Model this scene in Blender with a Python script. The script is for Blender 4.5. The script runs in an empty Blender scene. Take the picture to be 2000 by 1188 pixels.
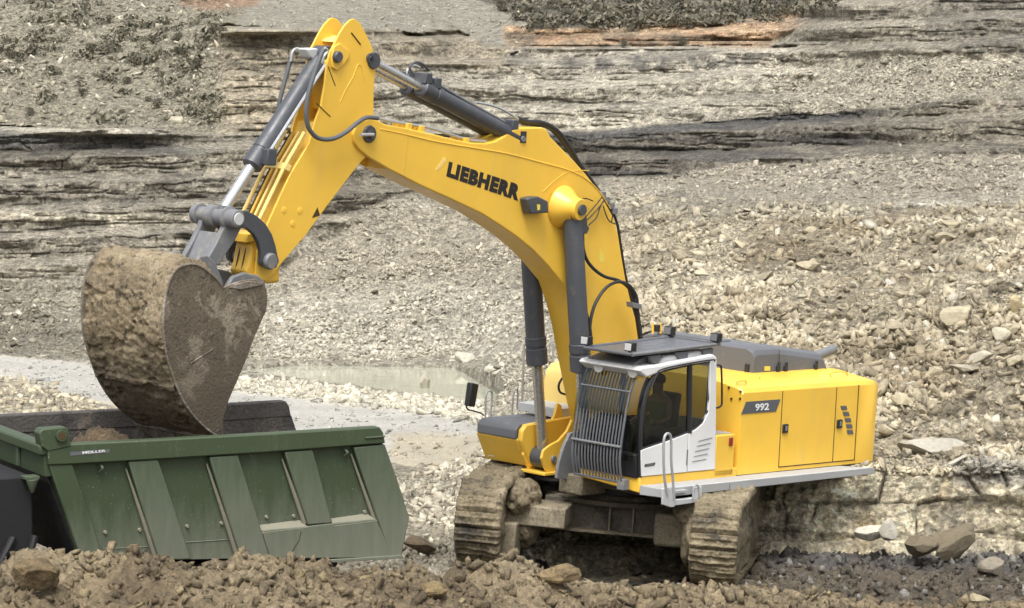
import bpy, bmesh, math, random
import numpy as np
from mathutils import Vector, Matrix
random.seed(7); RNG = np.random.default_rng(7)
sc = bpy.context.scene
COL = sc.collection
R_ = math.radians
# ---------------------------------------------------------------- camera, world, sun, exposure
FPX, CX, CY = 6090.0, 1000.0, 594.0          # focal length and centre in photo pixels
PITCH = R_(5.5)
CP, SP = math.cos(PITCH), math.sin(PITCH)
def nrm(v): v = np.array(v, float); return v/np.linalg.norm(v)
# camera axes (right, up, depth) -> world
C2W = np.array([[1, 0, 0], [0, SP, CP], [0, CP, -SP]]).astype(float)   # columns: right, up, depth
# excavator axes in camera coordinates
_fY = nrm((-6767, 959, 6090)); _rX = nrm((5509, 165, 6090))
_Y = -_fY; _X = -_rX; _X = nrm(_X-_X.dot(_Y)*_Y); _Z = np.cross(_X, _Y); _Z = _Z if _Z[1] > 0 else -_Z
RM = np.array([_X, _Y, _Z]).T
TM = np.array([(1250-CX)/FPX, (CY-947)/FPX, 1.0])*48.7 - RM@np.array([1.7, 1.75, 1.55])
_p = C2W@(RM@np.array([2.2, 1.3, 0.1])+TM)
HC = -_p[2]                                   # camera height: the tracks stand on z = 0
CAM = np.array([0, 0, HC])
MR = C2W@RM; MT = C2W@TM+CAM                  # excavator local -> world
def ray(u, v): return C2W@np.array([(u-CX)/FPX, (CY-v)/FPX, 1.0])
def at_depth(u, v, d): return CAM+ray(u, v)*d

cam = bpy.data.cameras.new('camera'); co = bpy.data.objects.new('camera', cam); COL.objects.link(co)
cam.sensor_width = 36; cam.lens = 36*FPX/2000; cam.clip_end = 2000; cam.clip_start = 1
co.location = (0, 0, HC); co.rotation_euler = (R_(90)-PITCH, 0, 0); sc.camera = co
SUN_EL, SUN_AZ = R_(63), R_(188)              # azimuth clockwise from +Y: veiled sun behind the camera
w = bpy.data.worlds.new('World'); sc.world = w; w.use_nodes = True
nt = w.node_tree; nt.nodes.clear()
sky = nt.nodes.new('ShaderNodeTexSky'); sky.sky_type = 'NISHITA'; sky.sun_disc = False
sky.sun_elevation = SUN_EL; sky.sun_rotation = SUN_AZ; sky.air_density = 1.0; sky.dust_density = 6.0; sky.ozone_density = 1.0
hs = nt.nodes.new('ShaderNodeHueSaturation'); hs.inputs['Saturation'].default_value = 0.25
bg = nt.nodes.new('ShaderNodeBackground'); bg.inputs[1].default_value = 0.15
ow = nt.nodes.new('ShaderNodeOutputWorld')
nt.links.new(sky.outputs[0], hs.inputs['Color']); nt.links.new(hs.outputs[0], bg.inputs[0]); nt.links.new(bg.outputs[0], ow.inputs[0])
sl = bpy.data.lights.new('sun', 'SUN'); sl.energy = 1.3; sl.angle = R_(24); sl.color = (1, .985, .96)
so = bpy.data.objects.new('sun', sl); COL.objects.link(so)
sd = Vector((math.sin(SUN_AZ)*math.cos(SUN_EL), math.cos(SUN_AZ)*math.cos(SUN_EL), math.sin(SUN_EL)))
so.rotation_euler = sd.to_track_quat('Z', 'Y').to_euler()
vs = sc.view_settings; vs.view_transform = 'Standard'; vs.look = 'None'; vs.gamma = 1; vs.exposure = 0.76
sc.cycles.max_bounces = 5

# ---------------------------------------------------------------- noise
def _hash(ix, iy, iz, seed):
    h = (ix.astype(np.uint32)*np.uint32(374761393)+iy.astype(np.uint32)*np.uint32(668265263)+iz.astype(np.uint32)*np.uint32(2147483647)+np.uint32(seed*144665))
    h = (h ^ (h >> np.uint32(13)))*np.uint32(1274126177); h = h ^ (h >> np.uint32(16)); h = h*np.uint32(2246822519); h = h ^ (h >> np.uint32(15))
    return (h & np.uint32(0xffffff)).astype(np.float64)/0xffffff
def vnoise(x, y, z, seed=0):
    x, y, z = np.broadcast_arrays(np.asarray(x, float), np.asarray(y, float), np.asarray(z, float))
    fx, fy, fz = np.floor(x), np.floor(y), np.floor(z); ix, iy, iz = fx.astype(np.int64), fy.astype(np.int64), fz.astype(np.int64)
    a, b, c = x-fx, y-fy, z-fz
    a = a*a*(3-2*a); b = b*b*(3-2*b); c = c*c*(3-2*c); r = 0
    for dx in (0, 1):
        for dy in (0, 1):
            for dz in (0, 1):
                r = r+_hash(ix+dx, iy+dy, iz+dz, seed)*(a if dx else 1-a)*(b if dy else 1-b)*(c if dz else 1-c)
    return r*2-1
def fbm(x, y, z, o=4, seed=0, g=.5):
    r = 0; am = 1; t = 0
    for i in range(o):
        r = r+am*vnoise(x*2**i, y*2**i, z*2**i, seed+i*7); t += am; am *= g
    return r/t
def billow(x, y, z, o=3, seed=0):
    r = 0; am = 1; t = 0
    for i in range(o):
        r = r+am*(1-2*np.abs(vnoise(x*2**i, y*2**i, z*2**i, seed+i*5))); t += am; am *= .5
    return r/t
def sstep(a, b, x): t = np.clip((x-a)/(b-a), 0, 1); return t*t*(3-2*t)

# ---------------------------------------------------------------- materials
def lin(c): return tuple(((x/255)/12.92 if x <= 10 else ((x/255+.055)/1.055)**2.4) for x in c)
class NT:
    def __init__(s, name):
        s.m = bpy.data.materials.new(name); s.m.use_nodes = True; s.t = s.m.node_tree; s.n = s.t.nodes
        s.b = s.n['Principled BSDF']; s.out = s.n['Material Output']
    def add(s, kind, **kw):
        x = s.n.new(kind)
        for k, v in kw.items(): setattr(x, k, v)
        return x
    def link(s, a, b): s.t.links.new(a, b)
    def noise(s, scale, detail=4, rough=.6, vec=None, dist=0):
        x = s.add('ShaderNodeTexNoise'); x.inputs['Scale'].default_value = scale; x.inputs['Detail'].default_value = detail
        x.inputs['Roughness'].default_value = rough; x.inputs['Distortion'].default_value = dist
        if vec: s.link(vec, x.inputs['Vector'])
        return x
    def ramp(s, fac, stops):
        x = s.add('ShaderNodeValToRGB'); e = x.color_ramp.elements
        while len(e) < len(stops): e.new(.5)
        for q, (p, c) in zip(e, stops): q.position = p; q.color = (*c, 1) if len(c) == 3 else c
        s.link(fac, x.inputs[0]); return x
    def mix(s, a, b, fac, mode='MIX'):
        x = s.add('ShaderNodeMix', data_type='RGBA', blend_type=mode)
        for v, i in ((fac, 0), (a, 6), (b, 7)):
            if hasattr(v, 'is_linked'): s.link(v, x.inputs[i])
            else: x.inputs[i].default_value = v if i == 0 else (*v, 1)
        return x.outputs[2]
    def bump(s, h, strength, dist):
        x = s.add('ShaderNodeBump'); x.inputs['Strength'].default_value = strength; x.inputs['Distance'].default_value = dist
        s.link(h, x.inputs['Height']); s.link(x.outputs[0], s.b.inputs['Normal']); return x
def g3(v): return (v, v, v)
def paint(name, col, rough=.35, dirt=None, amount=.0, scale=3, coat=.0, metal=0, streak=False):
    t = NT(name); tc = t.add('ShaderNodeTexCoord'); base = col
    n1 = t.noise(1.3, 3, .5, tc.outputs['Object'])
    r1 = t.ramp(n1.outputs[0], [(.3, g3(.93)), (.7, g3(1.05))])
    c = t.mix(col, r1.outputs[0], 1.0, 'MULTIPLY')
    if dirt:
        mp = t.add('ShaderNodeMapping'); t.link(tc.outputs['Object'], mp.inputs['Vector'])
        mp.inputs['Scale'].default_value = (1, 1, .25) if streak else (1, 1, 1)
        n2 = t.noise(scale, 8, .7, mp.outputs[0], .3)
        r2 = t.ramp(n2.outputs[0], [(.62-amount*.3, g3(0)), (.72, g3(min(1, amount+.25)))])
        c = t.mix(c, dirt, r2.outputs[0])
    t.link(c, t.b.inputs['Base Color']); t.b.inputs['Metallic'].default_value = metal
    n3 = t.noise(9, 5, .6, tc.outputs['Object']); r3 = t.ramp(n3.outputs[0], [(.3, g3(max(0, rough-.08))), (.75, g3(min(1, rough+.15)))])
    t.link(r3.outputs[0], t.b.inputs['Roughness']); t.b.inputs['Coat Weight'].default_value = coat; t.b.inputs['Coat Roughness'].default_value = .15
    t.bump(n3.outputs[0], .05, .004)
    return t.m
M = {}
MUD = (.30, .235, .135)
M['yellow'] = paint('yellow_paint', (.82, .505, .06),   .40, (.64, .44, .12), .22, 2.6, .2, 0, True)
M['cream'] = paint('yellow_paint_pale_glare', (.84, .62, .20), .4)  # paler yellow; the bright glare on the fuel tank is put into this colour
M['grey'] = paint('slate_grey_paint', (.105, .11, .122), .42, (.25, .22, .17), .12, 6)
M['hood'] = paint('hood_grey_paint', (.115, .12, .13), .36, (.3, .28, .24), .1, 3)
M['cylinder'] = paint('cylinder_grey_paint', (.062, .067, .078), .4, (.16, .14, .11), .25, 7)
M['castgrey'] = paint('worn_grey_casting', (.16, .165, .175), .5, (.34, .29, .21), .35, 7)
M['chrome'] = paint('chrome_rod', (.62, .62, .62), .22, (.3, .27, .22), .05, 10, 0, .85)
M['pipe'] = paint('pipe_grey_metal', (.42, .43, .44), .35, None, 0, 3, 0, .3)
M['walk'] = paint('catwalk_grey_steel', (.36, .37, .37), .5, (.42, .38, .30), .15, 8)
M['lightgrey'] = paint('light_grey_steel', (.5, .51, .51), .5, (.42, .38, .30), .15, 8)
M['white'] = paint('white_paint', (.72, .72, .71), .35, (.5, .45, .36), .02, 4, .2)
M['black'] = paint('black_plastic', (.018, .018, .02), .45)
M['hose'] = paint('black_rubber_hose', (.022, .022, .024), .5)
M['greyhose'] = paint('grey_hose', (.10, .105, .11), .55)
def dusty_green(name, col, z0, z1):
    t = NT(name); tc = t.add('ShaderNodeTexCoord'); sp = t.add('ShaderNodeSeparateXYZ'); t.link(tc.outputs['Object'], sp.inputs[0])
    mp = t.add('ShaderNodeMapping'); mp.inputs['Scale'].default_value = (1, 1, .18); t.link(tc.outputs['Object'], mp.inputs['Vector'])
    n = t.noise(7, 8, .7, mp.outputs[0], .2); ns = t.noise(45, 3, .6, tc.outputs['Object'])
    mr = t.add('ShaderNodeMapRange'); t.link(sp.outputs['Z'], mr.inputs[0]); mr.inputs[1].default_value = z0; mr.inputs[2].default_value = z1; mr.inputs[3].default_value = .85; mr.inputs[4].default_value = -.05
    ad = t.add('ShaderNodeMath', operation='MULTIPLY_ADD'); t.link(n.outputs[0], ad.inputs[0]); ad.inputs[1].default_value = .9; ad.inputs[2].default_value = -.45
    a2 = t.add('ShaderNodeMath', operation='ADD', use_clamp=True); t.link(ad.outputs[0], a2.inputs[0]); t.link(mr.outputs[0], a2.inputs[1])
    c = t.mix(col, (.185, .19, .145), a2.outputs[0])
    r2 = t.ramp(ns.outputs[0], [(.67, g3(0)), (.71, g3(.6))]); c = t.mix(c, (.33, .33, .27), r2.outputs[0])
    t.link(c, t.b.inputs['Base Color']); t.b.inputs['Roughness'].default_value = .5; t.bump(n.outputs[0], .06, .004); return t.m
M['green'] = dusty_green('green_truck_paint', (.040, .060, .028), 1.1, 2.35)
M['greendust'] = dusty_green('dusty_green_paint', (.060, .082, .048), 1.0, 2.9)
M['ribdust'] = paint('dust_covered_ledge', (.20, .19, .14), .8, (.30, .26, .17), .3, 10)
M['sticker'] = paint('yellow_sticker', (.75, .6, .1), .5)
M['red'] = paint('red_plastic', (.25, .02, .015), .4)
M['interior'] = paint('dark_upholstery', (.03, .032, .035), .8)
M['dark'] = paint('near_black_steel', (.007, .007, .008), .7)  # even near-black for the parts at the front of the truck body
M['line'] = paint('dark_brown_seam', (.06, .035, .008), .8)  # dark brown for seams, bolts, thin lines and marks
M['decal'] = paint('grey_decal', (.10, .105, .115), .5)
M['letter'] = paint('black_lettering', (.015, .015, .015), .5)
M['wletter'] = paint('white_lettering', (.75, .75, .75), .5)
def mk_bucket(name, c1, c2, c3, wear, wet=None, pits=0):
    t = NT(name); tc = t.add('ShaderNodeTexCoord')
    n1 = t.noise(1.6, 8, .65, tc.outputs['Object'], .6)
    r1 = t.ramp(n1.outputs[0], [(.36, c2), (.46, c1), (.55, c1), (.60, c3)])
    n2 = t.noise(22, 6, .7, tc.outputs['Object']); r2 = t.ramp(n2.outputs[0], [(.34, g3(.45)), (.5, g3(1)), (.7, g3(1.2))])
    c = t.mix(r1.outputs[0], r2.outputs[0], .85, 'MULTIPLY')
    h = n2.outputs[0]
    if pits:
        n4 = t.noise(7.5, 4, .6, tc.outputs['Object'], .4); r4 = t.ramp(n4.outputs[0], [(.34, g3(.22)), (.42, g3(1))]); c = t.mix(c, r4.outputs[0], pits, 'MULTIPLY')
    n3 = t.noise(5, 6, .75, tc.outputs['Object'], 1.5); r3 = t.ramp(n3.outputs[0], [(.66, g3(0)), (.72, g3(wear))])
    c = t.mix(c, (.38, .36, .32), r3.outputs[0])
    if wet:
        sp = t.add('ShaderNodeSeparateXYZ'); t.link(tc.outputs['Object'], sp.inputs[0]); ad = t.add('ShaderNodeMath', operation='MULTIPLY_ADD'); t.link(n1.outputs[0], ad.inputs[0]); ad.inputs[1].default_value = 2.4; t.link(sp.outputs['Z'], ad.inputs[2])
        mr = t.add('ShaderNodeMapRange'); t.link(ad.outputs[0], mr.inputs[0]); mr.inputs[1].default_value = wet[0]; mr.inputs[2].default_value = wet[1]; mr.inputs[3].default_value = .85; mr.inputs[4].default_value = 0
        c = t.mix(c, (.085, .065, .042), mr.outputs[0])
    t.link(c, t.b.inputs['Base Color']); t.b.inputs['Roughness'].default_value = .75
    t.bump(h, .7, .04); return t.m
M['bucketmud'] = mk_bucket('muddy_bucket_shell', (.225, .175, .105), (.14, .11, .07), (.285, .23, .145), .15, (4.5, 5.1), .9)
M['bucketcheek'] = mk_bucket('scraped_bucket_side', (.15, .122, .085), (.085, .07, .05), (.30, .255, .19), .6, (4.3, 5.9), .6)
M['wornsteel'] = mk_bucket('worn_steel_edge', (.20, .17, .13), (.09, .075, .055), (.36, .33, .29), .5)
M['trackmud'] = mk_bucket('mud_caked_track', (.185, .15, .09), (.05, .042, .03), (.26, .215, .135), .0, None, .7)
M['carbody'] = mk_bucket('dusty_undercarriage_steel', (.12, .102, .076), (.05, .045, .038), (.20, .17, .125), .1)
M['dustbeam'] = mk_bucket('dust_covered_beam', (.23, .195, .13), (.13, .11, .075), (.30, .255, .175), .1)
M['truckinside'] = mk_bucket('scraped_truck_bed', (.075, .068, .062), (.035, .032, .03), (.17, .14, .11), .25)
def glass(name, tint, trans):
    t = NT(name); t.n.remove(t.b)
    tr = t.add('ShaderNodeBsdfTransparent'); tr.inputs[0].default_value = (*tint, 1)
    gl = t.add('ShaderNodeBsdfGlossy'); gl.inputs['Roughness'].default_value = .03; gl.inputs[0].default_value = (.9, .95, 1, 1)
    fr_ = t.add('ShaderNodeFresnel'); fr_.inputs[0].default_value = 1.5; ge = t.add('ShaderNodeNewGeometry')
    iv = t.add('ShaderNodeMath', operation='SUBTRACT'); iv.inputs[0].default_value = 1; t.link(ge.outputs['Backfacing'], iv.inputs[1]); fr = t.add('ShaderNodeMath', operation='MULTIPLY'); t.link(fr_.outputs[0], fr.inputs[0]); t.link(iv.outputs[0], fr.inputs[1])
    mx = t.add('ShaderNodeMixShader'); t.link(fr.outputs[0], mx.inputs[0]); t.link(tr.outputs[0], mx.inputs[1]); t.link(gl.outputs[0], mx.inputs[2])
    t.link(mx.outputs[0], t.out.inputs[0]); return t.m
M['glass'] = glass('tinted_cab_glass', (.46, .50, .49), 1)
# rock: vertex colour = the rock's own colour (on the mud also painted shade under the excavator), broken up by fragments and grain
def rock(name, scale, contrast, bump, bd, grain=3.0, chips=True, bed=1.0, c2=.0):
    t = NT(name); g = t.add('ShaderNodeNewGeometry'); at = t.add('ShaderNodeAttribute', attribute_name='tone')
    pos = g.outputs['Position']
    mp = t.add('ShaderNodeMapping'); mp.inputs['Scale'].default_value = (1, 1, bed); t.link(pos, mp.inputs['Vector']); pos = mp.outputs[0]
    nw = t.noise(scale*.6, 3, .6, pos); mx = t.mix((0, 0, 0), nw.outputs['Color'], .25)
    va = t.add('ShaderNodeVectorMath', operation='ADD'); t.link(pos, va.inputs[0]); t.link(mx, va.inputs[1])
    v = t.add('ShaderNodeTexVoronoi'); v.inputs['Scale'].default_value = scale; t.link(va.outputs[0], v.inputs['Vector'])
    sp = t.add('ShaderNodeSeparateColor'); t.link(v.outputs['Color'], sp.inputs[0])
    lo, hi = 1-contrast, 1+contrast*.55
    r1 = t.ramp(sp.outputs[0], [(0, g3(lo)), (.55, g3(1)), (1, g3(hi))])
    c = t.mix(at.outputs['Color'], r1.outputs[0], 1.0 if chips else .4, 'MULTIPLY')
    if c2:
        v2 = t.add('ShaderNodeTexVoronoi'); v2.inputs['Scale'].default_value = scale*2.9; t.link(va.outputs[0], v2.inputs['Vector'])
        s2 = t.add('ShaderNodeSeparateColor'); t.link(v2.outputs['Color'], s2.inputs[0]); r3 = t.ramp(s2.outputs[0], [(0, g3(1-c2)), (.5, g3(1)), (1, g3(1+c2*.7))]); c = t.mix(c, r3.outputs[0], 1.0, 'MULTIPLY')
    n = t.noise(scale*grain, 6, .75, pos); r2 = t.ramp(n.outputs[0], [(.30, g3(1-contrast*1.15)), (.5, g3(1)), (.72, g3(1+contrast*.6))])
    c = t.mix(c, r2.outputs[0], 1.0, 'MULTIPLY')
    t.link(c, t.b.inputs['Base Color']); t.b.inputs['Roughness'].default_value = .92
    ad = t.add('ShaderNodeMath', operation='MULTIPLY_ADD'); t.link(sp.outputs[1], ad.inputs[0]); ad.inputs[1].default_value = .8; t.link(n.outputs[0], ad.inputs[2])
    t.bump(ad.outputs[0], bump, bd); return t.m
M['cliff'] = rock('quarry_rock', 4.6, .36, 1.0, .12, 2.6, True, 1.25, .42)
M['talus'] = rock('broken_limestone_scree', 5.0, .36, 1.0, .12, 2.8, True, 1.2, .42)
M['road'] = rock('crushed_stone_road', 9, .10, .3, .03, 3.0, True, 1.0, .12)
M['stone'] = rock('loose_stone', 3.5, .22, .5, .04)
M['mudground'] = rock('churned_mud', 7, .25, .9, .06, 3.0, True, 1.0, .3)
def water():
    t = NT('murky_pond_water'); g = t.add('ShaderNodeNewGeometry')
    t.b.inputs['Base Color'].default_value = (.34, .345, .265, 1); t.b.inputs['Roughness'].default_value = .05
    n = t.noise(2.5, 3, .5, g.outputs['Position']); t.bump(n.outputs[0], .08, .05); return t.m
M['water'] = water()
def leafm():
    t = NT('dry_shrub_leaves'); oi = t.add('ShaderNodeNewGeometry')
    r = t.ramp(oi.outputs['Random Per Island'], [(0, (.06, .06, .04)), (.6, (.13, .12, .082)), (1, (.22, .195, .14))])
    t.link(r.outputs[0], t.b.inputs['Base Color']); t.b.inputs['Roughness'].default_value = .8; return t.m
M['leaf'] = leafm()

# ---------------------------------------------------------------- object helpers
def tag(o, label=None, cat=None, group=None, kind=None):
    for k, v in (('label', label), ('category', cat), ('group', group), ('kind', kind)):
        if v: o[k] = v
    return o
def empty(name, mat=None):
    o = bpy.data.objects.new(name, None); COL.objects.link(o); o.empty_display_size = .3
    if mat is not None: o.matrix_world = mat
    return o
def catmull(P, n=8):
    P = [Vector(p) for p in P]
    if len(P) < 3: return P
    Q = [P[0]*2-P[1]]+P+[P[-1]*2-P[-2]]; out = []
    for i in range(1, len(Q)-2):
        a, b, c, d = Q[i-1:i+3]
        for k in range(n):
            t = k/n; out.append(.5*((2*b)+(c-a)*t+(2*a-5*b+4*c-d)*t*t+(3*b-a-3*c+d)*t**3))
    return out+[P[-1]]
class MB:
    def __init__(s, tf=None): s.v = []; s.f = []; s.tf = tf
    def add(s, vs, fs):
        k = len(s.v)
        s.v += [tuple(s.tf@Vector(p)) if s.tf else tuple(p) for p in vs]; s.f += [[i+k for i in f] for f in fs]; return s
    def box(s, x0, x1, y0, y1, z0, z1):
        vs = [(x, y, z) for x in (x0, x1) for y in (y0, y1) for z in (z0, z1)]
        return s.add(vs, [(0, 1, 3, 2), (4, 6, 7, 5), (0, 4, 5, 1), (2, 3, 7, 6), (0, 2, 6, 4), (1, 5, 7, 3)])
    def loops(s, loops, cap=True, closed=False):
        n = len(loops[0]); vs = [p for l in loops for p in l]; fs = []
        m = len(loops)
        for i in range(m if closed else m-1):
            j = (i+1) % m
            for k in range(n): fs.append((i*n+k, i*n+(k+1) % n, j*n+(k+1) % n, j*n+k))
        if cap and not closed: fs += [tuple(range(n))[::-1], tuple((m-1)*n+k for k in range(n))]
        return s.add(vs, fs)
    def prism(s, xz, y0, y1): return s.loops([[(x, y0, z) for x, z in xz], [(x, y1, z) for x, z in xz]])
    def tube(s, pts, r, n=8, smooth=0):
        P = catmull(pts, smooth) if smooth else [Vector(p) for p in pts]
        rr = r if isinstance(r, (list, tuple)) else [r]*len(P)
        up = Vector((.13, .97, .21)); L = []
        for i, p in enumerate(P):
            d = (P[min(i+1, len(P)-1)]-P[max(i-1, 0)]).normalized()
            a = d.cross(up)
            if a.length < .1: a = d.cross(Vector((1, 0, 0)))
            a.normalize(); b = d.cross(a)
            L.append([p+(a*math.cos(q)+b*math.sin(q))*rr[i] for q in [2*math.pi*k/n for k in range(n)]])
        return s.loops(L)
    def cyl(s, a, b, r, n=28): return s.tube([a, b], r, n)
    def steps(s, a, b, prof, n=28):
        a, b = Vector(a), Vector(b); P = [a.lerp(b, t) for t, r in prof]
        d = (b-a).normalized(); u = d.cross(Vector((.1, 1, .2))).normalized(); w_ = d.cross(u)
        L = [[p+(u*math.cos(q)+w_*math.sin(q))*r for q in [2*math.pi*k/n for k in range(n)]] for p, (t, r) in zip(P, prof)]
        return s.loops(L)
    def build(s, name, mat, parent=None, bevel=0, smooth=True, seg=2):
        me = bpy.data.meshes.new(name); me.from_pydata(s.v, [], s.f); bm = bmesh.new(); bm.from_mesh(me)
        bmesh.ops.recalc_face_normals(bm, faces=bm.faces); bm.to_mesh(me); bm.free()
        me.materials.append(M[mat] if isinstance(mat, str) else mat)
        o = bpy.data.objects.new(name, me); COL.objects.link(o)
        if smooth:
            me.polygons.foreach_set('use_smooth', [True]*len(me.polygons)); me.set_sharp_from_angle(angle=R_(35))
        if bevel:
            b = o.modifiers.new('bevel', 'BEVEL'); b.width = bevel; b.segments = seg; b.limit_method = 'ANGLE'; b.angle_limit = R_(30); b.harden_normals = False
        if parent: o.parent = parent
        return o
def grid_mesh(name, P, mat, parent=None, tone=None, smooth=True, flip=False):
    """P: (rows, cols, 3) array of points -> quad mesh"""
    h, w_, _ = P.shape; me = bpy.data.meshes.new(name)
    idx = np.arange(h*w_).reshape(h, w_)
    a, b, c, d = idx[:-1, :-1], idx[:-1, 1:], idx[1:, 1:], idx[1:, :-1]
    q = np.stack([a, b, c, d] if not flip else [a, d, c, b], -1).reshape(-1, 4)
    me.vertices.add(h*w_); me.vertices.foreach_set('co', P.reshape(-1).astype(np.float32))
    me.loops.add(q.size); me.loops.foreach_set('vertex_index', q.reshape(-1).astype(np.int32))
    me.polygons.add(len(q)); me.polygons.foreach_set('loop_start', (np.arange(len(q))*4).astype(np.int32))
    me.update(calc_edges=True)
    if smooth: me.polygons.foreach_set('use_smooth', np.ones(len(q), bool))
    if tone is not None:
        at = me.color_attributes.new('tone', 'FLOAT_COLOR', 'POINT'); t4 = np.ones((h*w_, 4), np.float32); t4[:, :3] = tone.reshape(-1, 3); at.data.foreach_set('color', t4.reshape(-1))
    me.materials.append(M[mat]); o = bpy.data.objects.new(name, me); COL.objects.link(o)
    if parent: o.parent = parent
    return o
# icosahedron for stones
_t = (1+5**.5)/2
ICO = np.array([(-1, _t, 0), (1, _t, 0), (-1, -_t, 0), (1, -_t, 0), (0, -1, _t), (0, 1, _t), (0, -1, -_t), (0, 1, -_t), (_t, 0, -1), (_t, 0, 1), (-_t, 0, -1), (-_t, 0, 1)], float)
ICO /= np.linalg.norm(ICO[0])
ICOF = np.array([(0, 11, 5), (0, 5, 1), (0, 1, 7), (0, 7, 10), (0, 10, 11), (1, 5, 9), (5, 11, 4), (11, 10, 2), (10, 7, 6), (7, 1, 8), (3, 9, 4), (3, 4, 2), (3, 2, 6), (3, 6, 8), (3, 8, 9), (4, 9, 5), (2, 4, 11), (6, 2, 10), (8, 6, 7), (9, 8, 1)])
def rand_rot(n, tilt=.6):
    a = RNG.uniform(0, 2*np.pi, n); t = RNG.normal(0, tilt, n); p = RNG.normal(0, tilt, n)
    ca, sa, ct, st, cp, sp_ = np.cos(a), np.sin(a), np.cos(t), np.sin(t), np.cos(p), np.sin(p); z = np.zeros(n); o = np.ones(n)
    Rz = np.stack([ca, -sa, z, sa, ca, z, z, z, o], -1).reshape(n, 3, 3); Rx = np.stack([o, z, z, z, ct, -st, z, st, ct], -1).reshape(n, 3, 3); Ry = np.stack([cp, z, sp_, z, o, z, -sp_, z, cp], -1).reshape(n, 3, 3)
    return Rx@Ry@Rz
CUB = np.array([(x, y, z) for x in (-1, 1) for y in (-1, 1) for z in (-1, 1)], float)*.72
CUBF = np.array([(0, 1, 3), (0, 3, 2), (4, 6, 7), (4, 7, 5), (0, 4, 5), (0, 5, 1), (2, 3, 7), (2, 7, 6), (0, 2, 6), (0, 6, 4), (1, 5, 7), (1, 7, 3)])
def stones_mesh(name, pos, size, tone, mat='stone', flat=.5, tilt=.6, jit=.28, kind='stuff', label=None, cat=None, shard=False):
    n = len(pos); B_, F_ = (CUB, CUBF) if shard else (ICO, ICOF); nb_ = len(B_)
    V = B_[None]*(1+RNG.uniform(-jit, jit, (n, nb_, 1)))+RNG.normal(0, .15 if shard else .12, (n, nb_, 3))
    sc3 = np.stack([size*RNG.uniform(.7, 1.9, n), size*RNG.uniform(.6, 1.2, n), size*RNG.uniform(flat*.4, flat*1.3, n)], -1)
    V = V*sc3[:, None, :]; V = np.einsum('nij,nkj->nki', rand_rot(n, tilt), V)+pos[:, None, :]
    F = (F_[None]+nb_*np.arange(n)[:, None, None]).reshape(-1, 3); me = bpy.data.meshes.new(name)
    me.vertices.add(n*nb_); me.vertices.foreach_set('co', V.reshape(-1).astype(np.float32)); me.loops.add(F.size); me.loops.foreach_set('vertex_index', F.reshape(-1).astype(np.int32))
    me.polygons.add(len(F)); me.polygons.foreach_set('loop_start', (np.arange(len(F))*3).astype(np.int32)); me.update(calc_edges=True)
    at = me.color_attributes.new('tone', 'FLOAT_COLOR', 'POINT'); t4 = np.ones((n, nb_, 4), np.float32); t4[:, :, :3] = tone[:, None, :]; at.data.foreach_set('color', t4.reshape(-1))
    me.materials.append(M[mat]); o = bpy.data.objects.new(name, me); COL.objects.link(o); tag(o, label, cat, None, kind); return o

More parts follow.
